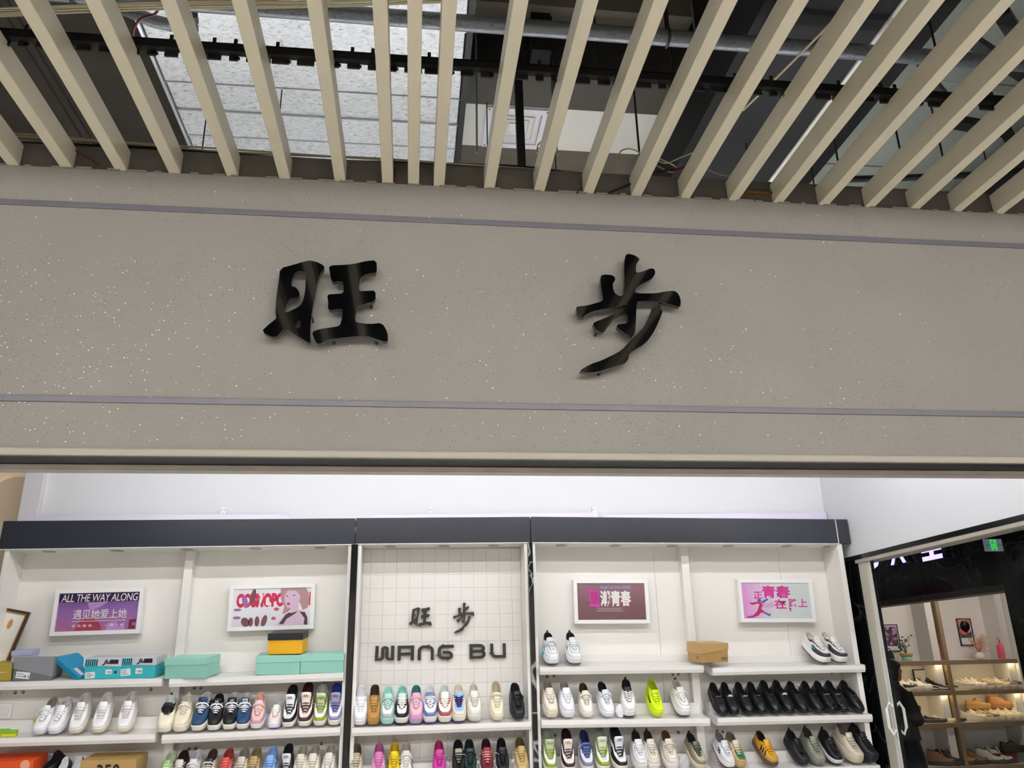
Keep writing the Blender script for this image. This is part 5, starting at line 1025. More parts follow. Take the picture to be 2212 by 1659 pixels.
# lowest shelves: left
for px, nm in ((153.7, 'navy low pump with white insole, left of the pair'), (182.6, 'navy low pump with white insole, right of the pair')):
    put('L13', px, 'pump', nm, '#131433', sole='#0d0d1c', lining='#dcdce0', rough=.35, da=26, yaw=-8)
put('L13', 128, 'loaf', 'black slip-on shoe beside the orange box', '#0b0b0e', sole='#0a0a0c', lining='#060608', da=24, yaw=-24, dy=.03)
B = [(374, 'low', 'pale shoe with light green tongue and sage lining', '#dfe2d4', dict(lining='#c2c8b4', tongue='#8fc06a', lace='#dfe6d0', collar='#d8dccc', eye='#8a9a4a')),
     (400.6, 'low', 'dark brown shoe with a white tongue label', '#3a2620', dict(lining='#241610', tongue='#d8d4ca', lace='#e6e2d8', collar='#2e1c18', lab=('#dcd8ce', '#2a2a2c'))),
     (430, 'low', 'plain white shoe between the brown and the navy tongue ones', '#dedede', dict(lining='#c6c6c8', lace='#f0f0f0', bow='#f0f0f0')),
     (462.8, 'low', 'cream and navy shoe with puffy laces', '#d8cfbe', dict(lining='#4a3428', tongue='#17182c', lace='#e2dac8', bow='#e0d8c4', lab=('#d0d2da', '#20223a'), collar='#d4cab8')),
     (497.5, 'low', 'coral red sneaker on the lowest left shelf', '#c9605c', dict(lining='#9a3a38', tongue='#d84a42', lace='#e06a60', collar='#c06a68', lab=('#cf463e', '#a83430'))),
     (530.6, 'low', 'beige sneaker with grey collar on the lowest left shelf', '#cfc4ac', dict(lining='#8f887a', tongue='#cfc6b2', lace='#d8d0be', collar='#a9a290', lab=('#d2cab8', '#6a5a4a'), tagc='#8fb0d0')),
     (556.8, 'low', 'tan sneaker with a white label on the tongue', '#b8a076', dict(lining='#8c7c5c', tongue='#b0925c', lace='#c8b48c', collar='#b4a684', lab=('#e2e2e6', '#3a4470'), eye='#a8905c')),
     (591, 'low', 'sky blue sneaker with a red tongue print', '#7ea6d8', dict(lining='#8fb0dc', tongue='#82ace0', lace='#8cb4e4', collar='#7aa4dc', lab=('#82ace0', '#a83a50'), tagc='#7ab0e8', tagside=1)),
     (627.7, 'high', 'black shoe with white tongue panel on the lowest left shelf', '#15151a', dict(lining='#0c0c10', tongue='#e0e0e6', lace='#141418', collar='#101014', lab=('#e0e0e6', '#3a4470'), scale=.9)),
     (656, 'low', 'ivory sneaker, left of three alike', '#ddd7c8', dict(lining='#a8a294', lace='#e6e2d6', lab=('#d6d2c6', '#b0b4ac'))),
     (682, 'low', 'ivory sneaker, middle of three alike', '#ddd7c8', dict(lining='#a8a294', lace='#e6e2d6', lab=('#d6d2c6', '#b4aca0'))),
     (715.5, 'low', 'ivory sneaker with crossed laces, right of three alike', '#dcd8ca', dict(lining='#a8a498', lace='#eae8e0', cross=True, lab=('#cdc9bc', '#a8a498')))]
for px, st, nm, c, k in B: put('L23', px, st, nm, c, yaw=-4, **k)
B = [(771.7, 'low', 'beige sneaker with grey tongue at the left of the tiled unit', '#c8bda4', dict(lining='#6a6052', tongue='#a89c84', lace='#d0c6b0', lab=('#a89c80', '#4a463a'), heel='#a02424')),
     (819.5, 'low', 'bubblegum pink sneaker with white stripes', '#dc86bc', dict(lining='#b86a98', tongue='#d87ab4', lace='#e08cc0', lab=('#d480b4', '#ecc0dc'), extra=(('side_stripes', 'stripes', '#ece4e8'),))),
     (852.6, 'low', 'bright yellow sneaker with black stripes', '#e2c21c', dict(lining='#c8a818', tongue='#e4c418', lace='#dcc020', lab=('#dcbc14', '#7a6410'), extra=(('side_stripes', 'stripes', '#14120c'),))),
     (877.6, 'low', 'white sneaker with black side stripes', '#dedad2', dict(lining='#b8b2a6', tongue='#e0dcd4', lace='#eceae6', bow='#e8e6e0', lab=('#dcd6c8', '#b89a6a'), extra=(('side_stripes', 'stripes', '#16161a'),))),
     (948, 'low', 'magenta sneaker with white oval emblem and a tag', '#c83aa0', dict(lining='#a83060', tongue='#c44a90', lace='#cf3aa6', lab=('#d070b0', None), tagc='#e6e6ea', tagside=1, heel='#c04a8a')),
     (989, 'low', 'black and grey sneaker with white oval emblem', '#17171a', dict(lining='#0d0d0f', tongue='#a8a296', lace='#141416', lab=('#c8c4bc', None), collar='#111113')),
     (1013, 'low', 'dark bottle green sneaker with untied lace', '#12302e', dict(lining='#0c1a1c', tongue='#1a3c38', lace='#123430', lab=('#b8c4c0', None), tagc='#e0e0e0', bow='#0e2422')),
     (1049, 'low', 'burgundy sneaker with salmon pink laces', '#6a1a2a', dict(lining='#3a0a18', tongue='#8c2438', lace='#eea09c', lab=('#d8a8b0', None), tagc='#d8d8d8')),
     (1082, 'low', 'black sneaker with white oval emblem right of the burgundy one', '#0f1014', dict(lining='#060608', tongue='#101116', lace='#0c0d12', lab=('#cfd0d4', None), tagc='#e6e6e6', heel='#16171c')),
     (1122, 'low', 'sand suede sneaker at the right of the tiled unit', '#c2a872', dict(lining='#6a5228', tongue='#bca268', lace='#c4aa74', lab=('#8a7c60', None), tagc='#e0ddd4', heel='#3a2c1a'))]
for px, st, nm, c, k in B:
    e = put('M13', px, st, nm, c, yaw=0, **k)
    if 'oval' in nm or px > 1000:
        La = LASTS['low']; ty, tz, hw = La.d['tg']; cc = Vector((0, La.d['L']*ty-.010, tz-.0135))
        MB().tube([cc+Vector((.014*math.cos(a), -.002+.003*math.sin(a), .0075*math.sin(a))) for a in [k_*math.pi/8 for k_ in range(16)]], .0013, 4, closed=True).build('oval_emblem', mat('white_emblem', '#e9e9ec', .5), e, local=True)
aj('R13', 1182, 'olive green sneaker with lime tongue panel and blue tag', '#86a01c', '#a8ae9c', tng='#b8c0a4', lin_='#8f9684', lc='#8fae24', mk='#86e030', tagc='#7ab4e8', tagside=-1)
aj('R13', 1220.6, 'burgundy sneaker with pale tongue on the lowest right shelf', '#481826', '#320c18', tng='#e2dace', lin_='#200610', mk='#b04a54')
aj('R13', 1259.4, 'blue sneaker with tied blue laces on the lowest right shelf', '#8682a6', '#1c3474', tng='#8c88a4', lin_='#12204e', lc='#2c4690', mk='#3a4a80', bow='#34549c', style='mid')
aj('R13', 1293.6, 'olive green high-top with lime tongue and small blue tag', '#88a01e', '#b4b8ac', tng='#d8d8cc', lin_='#8e9284', lc='#8cac22', mk='#8aee30', scale=1.05, tagc='#5aa0c8')
aj('R13', 1325.5, 'black and white high-top with white tongue panel', '#111116', '#08080c', tng='#e0e0e8', mk='#3a3a5a', yaw=8, scale=1.05)
B = [('R13', 1372, 'chunk', 'white sneaker with black bow tab and grey seams', '#e4e4e6', dict(lining='#17171a', lace='#f0f0f0', tab='#121214', vamp='#f0f0f2', extra=(('toe_outline', 'toe_line', '#6a6c70'),), lab=('#e0e0e2', '#5a5c60'))),
     ('R13', 1398, 'chunk', 'cream sneaker with dark brown lining', '#dcd4c6', dict(lining='#2a1a12', lace='#e2dcd0', tab='#20140e', vamp='#e6ded0', extra=(('toe_outline', 'toe_line', '#8a7c68'),))),
     ('R13', 1437, 'chunk', 'cream sneaker with tall tongue and brown heel', '#ddd5c6', dict(lining='#5a3414', heel='#7a4a22', tongue='#e0d8cc', lace='#e6dccc', bow='#ead9c8', lab=('#dcd4c8', '#5a5046'), vamp='#f0e8da', extra=(('toe_outline', 'toe_line', '#7a6a52'),))),
     ('R13', 1491.5, 'low', 'olive grey runner with thick cream sole', '#8c8872', dict(sole='#ded2b4', lining='#10131c', tongue='#6a6a58', lace='#4a5240', tab='#14161e', mud='#8a806a', vamp='#c4bc9c', lab=('#d8d6d0', None), yaw=10)),
     ('R23', 1553, 'low', 'white sneaker with dark violet side mark', '#e0e0e2', dict(lining='#6a6c70', lace='#ececf0', outs='#1c1c24', tab='#3a3a3e', extra=(('side_mark', 'mark', '#241c40'),), yaw=8)),
     ('R23', 1578, 'low', 'beige sneaker with green and red bands', '#c4ac88', dict(sole='#c8a878', lining='#6a6058', tongue='#d8cfb8', lace='#d0c2a4', mud='#c29a68', vamp='#2a7a4a', collar='#9a8068', extra=(('side_mark', 'mark', '#8c1c28'),), yaw=6)),
     ('R23', 1642, 'low', 'mustard yellow sneaker with dark stripes and gum sole', '#d9a01c', dict(sole='#6a4a30', lining='#0e0c0c', lace='#e2aa24', mud='#b8924a', tongue='#dca41c', extra=(('side_stripes', 'stripes', '#1c1410'),), yaw=12)),
     ('R23', 1709, 'low', 'black runner with silver eyelets left of the sage one', '#131316', dict(sole='#141416', lining='#0a0a0c', tongue='#101013', lace='#0c0c0f', tab='#0a0a0c', lab=('#4a4e58', None), mud='#1c1c20', yaw=8)),
     ('R23', 1745, 'low', 'sage grey suede trainer between two black ones', '#868876', dict(sole='#8a8a7c', lining='#2e2c26', tongue='#8a8c78', lace='#8c8e7c', tab='#3a3830', lab=('#8e907c', None), mud='#8e9080', yaw=4, scale=1.05)),
     ('R23', 1781, 'low', 'black knit trainer with white sole edge', '#0e0f14', dict(sole='#dedee2', outs='#16161a', lining='#0a0b0f', tongue='#0c0d12', lace='#0a0a0e', tab='#07070a', lab=('#14151a', '#4a4c50'), yaw=6)),
     ('R23', 1819, 'chunk', 'beige chunky runner at the right of the lowest shelf', '#cdc3b0', dict(sole='#cbbfa8', lining='#5e584e', tongue='#d0c6b4', lace='#c8bca6', mud='#cfc5b2', eye='#c6baa4', yaw=14, scale=1.04)),
     ('R23', 1849, 'chunk', 'black chunky runner at the right end of the lowest shelf', '#14151b', dict(sole='#16171c', lining='#0a0b0f', tongue='#14151a', lace='#0c0d12', tab='#0d0e12', mud='#181a22', eye='#101116', lab=('#2a2c34', '#c8cad0'), yaw=16, scale=1.04))]
for key, px, st, nm, c, k in B: put(key, px, st, nm, c, **k)
p_ = atY(1478, 1655, 6.1); e = empty('packing_ball', (p_.x, 6.10, shelf_top('R13', p_.x, .05)), 'clear crumpled plastic packing ball on the lowest right shelf', 'packing')
random.seed(9); b = MB(); b.lathe([(.01, .002), (.035, .015), (.045, .05), (.035, .085), (.012, .10)], (0, 0, 0), 12); b.v = [(x*.95+random.uniform(-.006, .006), y*.6+random.uniform(-.006, .006), z+(random.uniform(-.006, .006) if z > .005 else 0)) for x, y, z in b.v]; b.build('ball', mat('clear_wrap', '#d8d8dc', .15, alpha=.45), e, local=True)
random.seed(11)
# ------------------------------------------------------------------ shop beyond the left end of the white wall
MB().box(-9, -2.96, 9.0, 9.1, 0, 5).build('wall_pink', mat('pink_beige_wall', '#d9b9a6', .8, noise=(2, .03)), kind='structure', label='pink beige wall of the shop beyond at the left')
def arch(r, d0, d1, name, m, parent=None, label=None, kind=None):
    c = atY(52, 1021, 8.98); cx, zt = c.x, c.z; R_ = r; pts = [(cx-R_, 0)]
    for k in range(17): a = math.pi-k*math.pi/16; pts.append((cx+R_*math.cos(a), zt-(.40-R_)-R_+R_*math.sin(a)-(0)))
    pts.append((cx+R_, 0)); mb = MB(); n = len(pts)
    mb.add([(x, d0, z) for x, z in pts]+[(x, d1, z) for x, z in pts], [tuple(range(n)), tuple(range(2*n-1, n-1, -1))]+[(i, (i+1) % n, n+(i+1) % n, n+i) for i in range(n)])
    return mb.build(name, m, parent, label=label, kind=kind)
arch(.40, 8.95, 9.0, 'trim_8', mat('cream_arch', '#d8c9a4', .7), label='cream arched border on the pink wall at the left', kind='structure')
arch(.345, 8.93, 8.95, 'wall_niche', mat('taupe_niche', '#b0a08c', .8), label='taupe panel inside the cream arch', kind='structure')
tube_lamp(-5.0, 8.1, 3.5, 1.0, mat('left_shop_tube', '#ffffff', .5, emit=42.0, emit_col='#fff8f0'), 'warm tube lamp in the shop beyond at the left', None, 5.7)

# ------------------------------------------------------------------ store across the side passage
XN = 5.2
nb = empty('wall_neighbour', (XN, 8, 0), label='black veined marble shopfront across the side passage', kind='structure')
MB().box(XN, XN+.2, 3.2, 6.72, 0, 4.4).build('marble_pier', M_marble, nb); MB().box(XN, XN+.2, 6.72, 13.9, 2.165, 4.4).build('marble_header', M_marble, nb)
MB().box(XN-.01, XN+.18, 6.72, 13.9, 2.108, 2.166).build('door_head', mat('taupe_metal', '#5d534c', .5, noise=(4, .1)), nb, bevel=.004)
MB().box(XN, XN+.2, 9.6, 13.9, 0, 2.11).build('marble_pier', M_marble, nb)
MB().box(XR+.2, 12, 3.0, 14, 4.4, 4.5).build('ceiling_passage', mat('black_ceiling', '#0c0c0d', .6), kind='structure', label='black ceiling over the side passage')
M_glow = mat('violet_lit_acrylic', '#8a6cf0', .4, emit=2.2, emit_col='#9a86ff'); M_side = mat('letter_side', '#1a1a22', .4)
def wall_sign(s, p0, p1, zb, h, label, poly=None):
    ya, yb_ = atX(*p0, XN-.06).y, atX(*p1, XN-.06).y; e = empty('shop_letter', (XN-.06, (ya+yb_)/2, zb), label, 'lettering', 'violet sign letters of the store across')
    f3 = lambda x, y, d_: (XN-.06+d_, ya+(yb_-ya)*x, zb+h*y)
    if poly:
        mb = MB(); [poly_fill(q, [], lambda x, y, d_: f3(x, y, d_), .004, mb) for q in poly]; mb.build('lit_face', M_glow, e)
        mb = MB(); [poly_fill(q, [], lambda x, y, d_: f3(x, y, d_+.005), .055, mb) for q in poly]; mb.build('letter_return', M_side, e)
    return e
zb = lambda x, y: atX(x, y, XN-.06).z
D_O = [(0, 0), (.6, 0), (.9, .15), (1, .4), (1, .65), (.88, .88), (.6, 1), (0, 1), (0, .75), (.5, .75), (.7, .62), (.7, .38), (.5, .25), (0, .25)]
wall_sign('D', (1872, 1228), (1899, 1222), zb(1890, 1228), .17, 'violet lit letter D half hidden by the door post', [D_O, [(0, .2), (.25, .2), (.25, .8), (0, .8)]])
wall_sign('A', (1924, 1220), (1957, 1214), zb(1930, 1220), .17, 'violet lit letter A cut off by the door track', [[(0, 0), (.2, 0), (.58, 1), (.42, 1)], [(.8, 0), (1, 0), (.58, 1), (.42, 1)]])
wall_sign('I', (1993, 1211), (2036, 1204), zb(2005, 1211), .125, 'violet lit letter with two wide bars and a short stem', [[(0, 0), (1, 0), (1, .34), (0, .34)], [(.4, .34), (.6, .34), (.6, .66), (.4, .66)], [(0, .66), (1, .66), (1, 1), (0, 1)]])
# exit sign
p = atY(2146, 1177.5, 6.4); ex = empty('exit_sign', p, 'small hanging exit sign with a green running figure', 'sign')
MB().box(p.x-.085, p.x+.085, 6.4, 6.412, p.z-.052, p.z+.052).build('plate', mat('exit_plate', '#8a98a0', .4, emit=.16), ex, bevel=.003)
MG_ = mat('exit_green', '#30e060', .5, emit=.45); b = MB()
for q in ((-.026, -.018, -.045, .045), (.018, .026, -.045, .045), (-.026, .026, .037, .045)): b.box(p.x+q[0], p.x+q[1], 6.396, 6.399, p.z+q[2], p.z+q[3])
b.tube([(p.x-.012, 6.398, p.z-.04), (p.x-.004, 6.398, p.z-.012), (p.x+.002, 6.398, p.z+.012)], .004, 5); b.tube([(p.x+.012, 6.398, p.z-.036), (p.x+.008, 6.398, p.z-.018), (p.x-.004, 6.398, p.z-.012)], .004, 5); b.tube([(p.x-.014, 6.398, p.z-.002), (p.x+.002, 6.398, p.z+.01), (p.x+.014, 6.398, p.z-.004)], .003, 5); b.disc((p.x+.006, 6.396, p.z+.024), .007, 'y', 10)
b.build('running_figure', MG_, ex); b = MB()
for sg in (-1, 1): b.box(p.x+sg*.05-.014, p.x+sg*.05+.014, 6.397, 6.399, p.z-.003, p.z+.003); b.add([(p.x+sg*.05+sg*.024, 6.397, p.z), (p.x+sg*.05+sg*.01, 6.397, p.z+.011), (p.x+sg*.05+sg*.01, 6.397, p.z-.011)], [(0, 1, 2)])
b.build('arrow', mat('exit_arrow', '#1f7a40', .5, emit=.3), ex); MB().tube([(p.x, 6.406, p.z+.05), (p.x, 6.406, 4.4)], .004, 6).build('hanger', M_blackmetal, ex)
# corridor lamps that glint in the marble
for i, (x, y) in enumerate(((4.3, 5.2), (4.3, 7.4), (4.3, 9.6))): tube_lamp(x, y, 4.2, .9, mat('passage_tube', '#ffffff', .5, emit=3.0, emit_col='#dfe4ff'), 'thin tube lamp under the black passage ceiling', 'tube lamps of the side passage', 4.4, r=.012)

# display wall inside the store
NU_ = empty('display_shelves', (7.1, 10.7, 0), 'display shelves with tan edges inside the store across the passage', 'shelving')
M_tan = mat('tan_shelf_edge', '#8a7457', .45, noise=(6, .1)); M_nb = mat('warm_grey_panel', '#e4dfdb', .7); M_nw = mat('white_shelf_face', '#d9d6d2', .5)
NF, NB = 10.5, 10.86
MB().box(5.9, 8.14, NB, NB+.04, 0, 2.7).build('back_panel', M_nb, NU_)
MB().box(7.055, 7.105, NF-.01, NB, 0, 2.42).build('upright', M_tan, NU_); MB().box(8.09, 8.14, NF-.01, NB, 0, 2.42).build('upright', M_nw, NU_)
for x in (6.93, 7.98): MB().box(x, x+.10, NF+.05, NB, 0, 2.42).build('side_pilaster', M_nw, NU_)
M_strip = mat('warm_led_strip', '#fff2d8', .5, emit=16.0, emit_col='#ffe2b0')
NZ = [1.515, atY(2040, 1492, NF).z, .75, .24]
for i, z in enumerate(NZ):
    for (a, c) in ((5.9, 7.055), (7.105, 8.09)):
        o = MB().box(a, c, NF, NB, z-.05, z).build('shelf', M_nw, NU_); MB().box(a, c, NF-.008, NF, z-.058, z-.004).build('shelf_edge', M_tan, o)
        if i < 2: MB().box(a+.03, c-.03, NF+.012, NF+.024, z-.056, z-.051).build('led_strip', M_strip, o)
MB().box(5.9, 8.14, NF-.01, NB, 2.40, 2.46).build('top_rail', mat('wood_slats', '#9a7a4c', .5, noise=(30, .3)), NU_)
MB().box(8.14, 9.2, 10.3, 11, 0, 4).build('wall_side', M_marble, kind='structure', label='black marble wall beside the display shelves')
MB().box(5.4, 8.6, 8.2, 11, 2.62, 2.7).build('ceiling_store', mat('store_ceiling', '#b0a898', .7), kind='structure', label='pale ceiling inside the store across the passage')
tube_lamp(6.9, 9.4, 2.52, 1.6, mat('store_tube', '#ffffff', .5, emit=34.0, emit_col='#fff0e6'), 'tube lamp inside the store across the passage', None, 2.62)
def nframe(px0, py0, px1, py1, Y, label, pm, inks=(), tk=.02):
    A, B_ = atY(px0, py0, Y), atY(px1, py1, Y); e = empty('poster_frame', ((A.x+B_.x)/2, Y, B_.z), label, 'picture', 'framed posters in the store across')
    b = MB(); t_ = .012
    for q in ((A.x, B_.x, A.z-t_, A.z), (A.x, B_.x, B_.z, B_.z+t_), (A.x, A.x+t_, B_.z, A.z), (B_.x-t_, B_.x, B_.z, A.z)): b.box(q[0], q[1], Y, Y+tk, q[2], q[3])
    b.build('frame', M_blackmetal, e); MB().box(A.x+.005, B_.x-.005, Y+.01, Y+tk, B_.z+.005, A.z-.005).build('mount', mat('white_mount', '#e2dfe0', .6), e)
    for (x0, y0, x1, y1, m_) in inks: MB().box(A.x+(B_.x-A.x)*x0, A.x+(B_.x-A.x)*x1, Y+.006, Y+.0095, B_.z+(A.z-B_.z)*y0, B_.z+(A.z-B_.z)*y1).build('print', m_, e)
    return e, A, B_
def berry_mat():
    m = bpy.data.materials.new('print_berries'); m.use_nodes = True; nt = m.node_tree; N = nt.nodes; b = N['Principled BSDF']; tc = N.new('ShaderNodeTexCoord'); v = N.new('ShaderNodeTexVoronoi'); v.inputs['Scale'].default_value = 22
    nt.links.new(tc.outputs['Object'], v.inputs['Vector']); cr = N.new('ShaderNodeValToRGB'); nt.links.new(v.outputs['Distance'], cr.inputs[0]); e = cr.color_ramp.elements; e[0].color = (*lin('#f0d4e6'), 1); e[1].position = .62; e[1].color = (*lin('#2c1f34'), 1); k = e.new(.35); k.color = (*lin('#b46a9e'), 1)
    nt.links.new(cr.outputs[0], b.inputs['Base Color']); return m
nframe(1907, 1349, 1948, 1407, 10.83, 'framed poster of pink and violet berries', None, [(.1, .2, .9, .92, berry_mat())])
e, A, B_ = nframe(2066, 1336, 2108, 1394, 10.83, 'framed poster of a pink flower behind dried grass', None, [(.1, .28, .9, .94, mat('ink_dark_green', '#33463a', .6))])
for dx, dz, r, c in ((.5, .7, .075, '#e89ab0'), (.62, .62, .06, '#f0a8b4'), (.36, .55, .06, '#d85a62'), (.25, .85, .06, '#c88a6a'), (.8, .85, .05, '#c07a5a')):
    MB().disc((A.x+(B_.x-A.x)*dx, 10.833, B_.z+(A.z-B_.z)*dz), r, 'y', 14, .002).build('flower_print', mat('ink_'+c.lstrip('#'), c, .6), e)
nframe(1972, 1446, 2026, 1486, 10.80, 'framed grey and white shoe poster on the shelf behind black pumps', None, [(.7, .55, .95, .95, mat('ink_steel', '#9aa4b4', .6)), (.7, .1, .95, .4, mat('ink_steel2', '#7a8698', .6)), (.12, .1, .2, .5, mat('ink_dkgrey', '#6a666a', .6))])
def on_n(px, py, Y, i): return Vector((atY(px, py, Y).x, Y, NZ[i]))
# plant
q = on_n(1959, 1420, 10.66, 0); e = empty('potted_plant', q, 'small leafy plant in a yellow and turquoise pot', 'plant')
MB().lathe([(.062, 0), (.066, .01), (.068, .05)], q, 16).build('pot_base', mat('turquoise_glaze', '#8cc4b4', .3), e, smooth=True); MB().lathe([(.068, .05), (.085, .075), (.088, .10), (.07, .098)], q, 16).build('pot_rim', mat('yellow_glaze', '#b8a45a', .3), e, smooth=True)
random.seed(3)
for k in range(7):
    a = random.uniform(0, 6.28); tip = q+Vector((.10*math.cos(a), .05*math.sin(a), random.uniform(.16, .30))); mid = q.lerp(tip, .5)+Vector((0, 0, .05)); MB().tube([q+Vector((0, 0, .09)), mid, tip], .003, 4).build('stem', mat('stem_green', '#3a4a2a', .7), e)
    for t_ in (.4, .6, .8, 1.0):
        c = q.lerp(tip, t_)+Vector((0, 0, .05*math.sin(math.pi*t_)+.02)); d_ = Vector((random.uniform(-1, 1), random.uniform(-.6, .3), random.uniform(-.4, .6))).normalized(); s_ = d_.cross(Vector((0, 1, .3))).normalized()*.012; L_ = .05
        MB().add([c, c+d_*L_*.5+s_, c+d_*L_, c+d_*L_*.5-s_, c+d_*L_*.5+Vector((0, -.005, .003))], [(0, 1, 4), (1, 2, 4), (2, 3, 4), (3, 0, 4)]).build('leaf', mat('leaf_green', '#45603a', .5), e)
# vase with dried grass
q = on_n(2118, 1418, 10.62, 0); e = empty('grass_vase', q, 'round white vase holding orange dried grass', 'vase')
MB().lathe([(.03, 0), (.058, .012), (.066, .04), (.055, .07), (.032, .085), (.028, .09)], q, 18).build('vase_body', mat('white_ceramic', '#e6e4e2', .25), e, smooth=True)
for k in range(46):
    a = random.gauss(0, .55); L_ = random.uniform(.14, .27); d_ = Vector((math.sin(a), random.uniform(-.4, .3), math.cos(a))).normalized(); s0 = q+Vector((random.uniform(-.015, .015), 0, .085)); mb = MB(); mb.tube([s0, s0+d_*L_*.5, s0+d_*L_+Vector((.02*math.sin(k), 0, -.01))], .0016, 3)
    for j in range(5):
        c = s0+d_*L_*(.55+.1*j); mb.tube([c, c+Vector((random.uniform(-.02, .02), random.uniform(-.01, .01), random.uniform(.004, .022)))], .0018, 3)
    mb.build('grass_stalk', mat('dried_orange_grass', '#c4803a', .8), e)
for (px, lb, lean) in ((2167, 'pink pump bottle at the right end of the upper shelf', 0), (2031, 'pink pump bottle half behind the tan upright', 0)):
    q = on_n(px, 1418, 10.62, 0); e = empty('pump_bottle', q, lb, 'bottle', 'pink pump bottles')
    MB().lathe([(.055, 0), (.06, .01), (.06, .15), (.045, .185), (.02, .20), (.018, .21)], q, 16).build('bottle_body', mat('pink_plastic', '#e0506e', .35), e, smooth=True); b = MB(); b.lathe([(.02, .21), (.02, .235), (.008, .24), (.008, .255)], q, 10); b.box(q.x-.04, q.x+.012, q.y-.008, q.y+.008, q.z+.252, q.z+.266); b.build('pump', mat('pink_pump', '#c83a5c', .4), e)
    b = MB(); put_text(b, 'Co', lambda x, y: (x, q.y-.062, y), q.x-.005, q.x+.045, q.z+.03, q.z+.12, shear=.3); b.build('print', mat('white_ink', '#eef2f4', .5), e)
q = on_n(1920, 1420, 10.60, 0); e = empty('handbag', q, 'small black rounded bag at the left of the upper shelf', 'bag'); b = MB(); b.rings([[Vector((q.x+x*.075*sc, q.y+y*.04*sc, q.z+z)) for x, y in [(math.cos(k*.5236), math.sin(k*.5236)) for k in range(12)]] for z, sc in ((0, .9), (.03, 1.05), (.08, 1.0), (.12, .75), (.13, .4))]); b.build('bag_body', mat('black_fur', '#0c0c0f', .8, bump=(90, .6)), e, smooth=True); MB().tube([q+Vector((.05*math.cos(a), 0, .115+.05*math.sin(a))) for a in [k*math.pi/10 for k in range(11)]], .006, 6).build('bag_handle', mat('black_fur', '#0c0c0f', .8), e)
GN = 'shoes in the store across the passage'
def nshoe(px, i, st, c, lb, yaw=58, dz=0, Y=10.62, **k):
    q = on_n(px, 1490, Y, i); th = math.radians(yaw); LL = STY[st]['L']*.59; loc = (q.x+LL*math.sin(th), Y-LL*math.cos(th)-.02, q.z+.002+dz)
    return shoe(st, loc, 0, yaw, lb, c, group=GN, sole=k.pop('sole', '#d8d2c8'), scale=k.pop('scale', 1.18), **k)
def heel_block(e, h=.06):
    MB().hexa([(-.018, .185, 0), (.018, .185, 0), (.014, .232, 0), (-.014, .232, 0), (-.026, .165, h), (.026, .165, h), (.024, .236, h), (-.024, .236, h)]).build('heel', cmat('#0c0c0e', .4), e, local=True)
for px, lb, st, c, kw in ((1951, 'white and black sneaker at the left of the middle display shelf', 'low', '#d8d6d6', dict(mud='#3a3a40')), (1968, 'white sneaker with dark stripes in the display', 'low', '#dcdad8', dict(extra=(('side_stripes', 'stripes', '#2a2a2e'),), lace='#e8e8e8')), (1985, 'plain white sneaker beside the black pumps', 'low', '#e2dfdc', dict(lace='#ecebe9')),
     ): nshoe(px, 1, st, c, lb, **kw)
for px, lb in ((2000, 'black pump nearest the white sneakers'), (2020, 'black pump in the middle of three'), (2042, 'black pump beside the tan upright')):
    e = nshoe(px, 1, 'pump', '#0e0e10', lb, yaw=50, lining='#7a4a40' if px < 2010 else '#0e0e10', rough=.3, dz=.0)
    e.rotation_euler[0] = math.radians(-0); e.location.z += 0.0
    e.rotation_euler = (math.radians(18), 0, math.radians(50)); heel_block(e, .03)
for k, (px, c, lb) in enumerate(((2078, '#c9bda6', 'beige shoe first in the right display row'), (2091, '#ded9cc', 'ivory sneaker second in the right display row'), (2104, '#e4e0d6', 'white sneaker third in the right display row'), (2122, '#a88e6c', 'tan laced shoe fourth in the right display row'), (2138, '#c4a878', 'sand shoe fifth in the right display row'), (2154, '#dcd4c0', 'cream sneaker sixth in the right display row'), (2170, '#8f8674', 'grey brown shoe seventh in the right display row'), (2186, '#5c2c28', 'dark red brown shoe last in the right display row'))): nshoe(px, 1, 'low', c, lb, lace='#d8d0c0', sole='#cfc6b4')
for px, c, lb in ((1978, '#1a1a1c', 'black flat shoe at the left of the lower display shelf'), (1992, '#161618', 'black flat shoe second on the lower display shelf'), (2007, '#131315', 'black flat shoe third on the lower display shelf'), (2027, '#e2d2ac', 'cream flat shoe between black ones in the display'), (2048, '#121214', 'black flat shoe by the upright on the lower display shelf')): nshoe(px, 2, 'pump', c, lb, rough=.35, lining=c, sole='#3a3632' if c != '#e2d2ac' else '#c8b890')
for px, c, lb in ((2088, '#dcd4c0', 'ivory shoe first on the lower right display shelf'), (2103, '#a89468', 'khaki shoe second on the lower right display shelf'), (2117, '#8a5a44', 'reddish brown shoe third on the lower right display shelf'), (2131, '#d8cdb4', 'beige shoe fourth on the lower right display shelf'), (2147, '#e2d9bc', 'pale cream shoe fifth on the lower right display shelf'), (2163, '#eae0b8', 'butter yellow shoe sixth on the lower right display shelf'), (2180, '#e6dcc0', 'cream shoe seventh on the lower right display shelf')): nshoe(px, 2, 'low', c, lb, lace='#dcd2bc', sole='#d8ccb0')
nshoe(2103, 2, 'low', '#b48a50', 'tan shoe stacked on the left of the display row', dz=.13, yaw=78, sole='#b08a58', lace='#e2c890', Y=10.72); nshoe(2155, 2, 'mid', '#c48c58', 'ochre ankle shoe stacked on the right of the display row', dz=.13, yaw=66, sole='#a87a4c', Y=10.72)
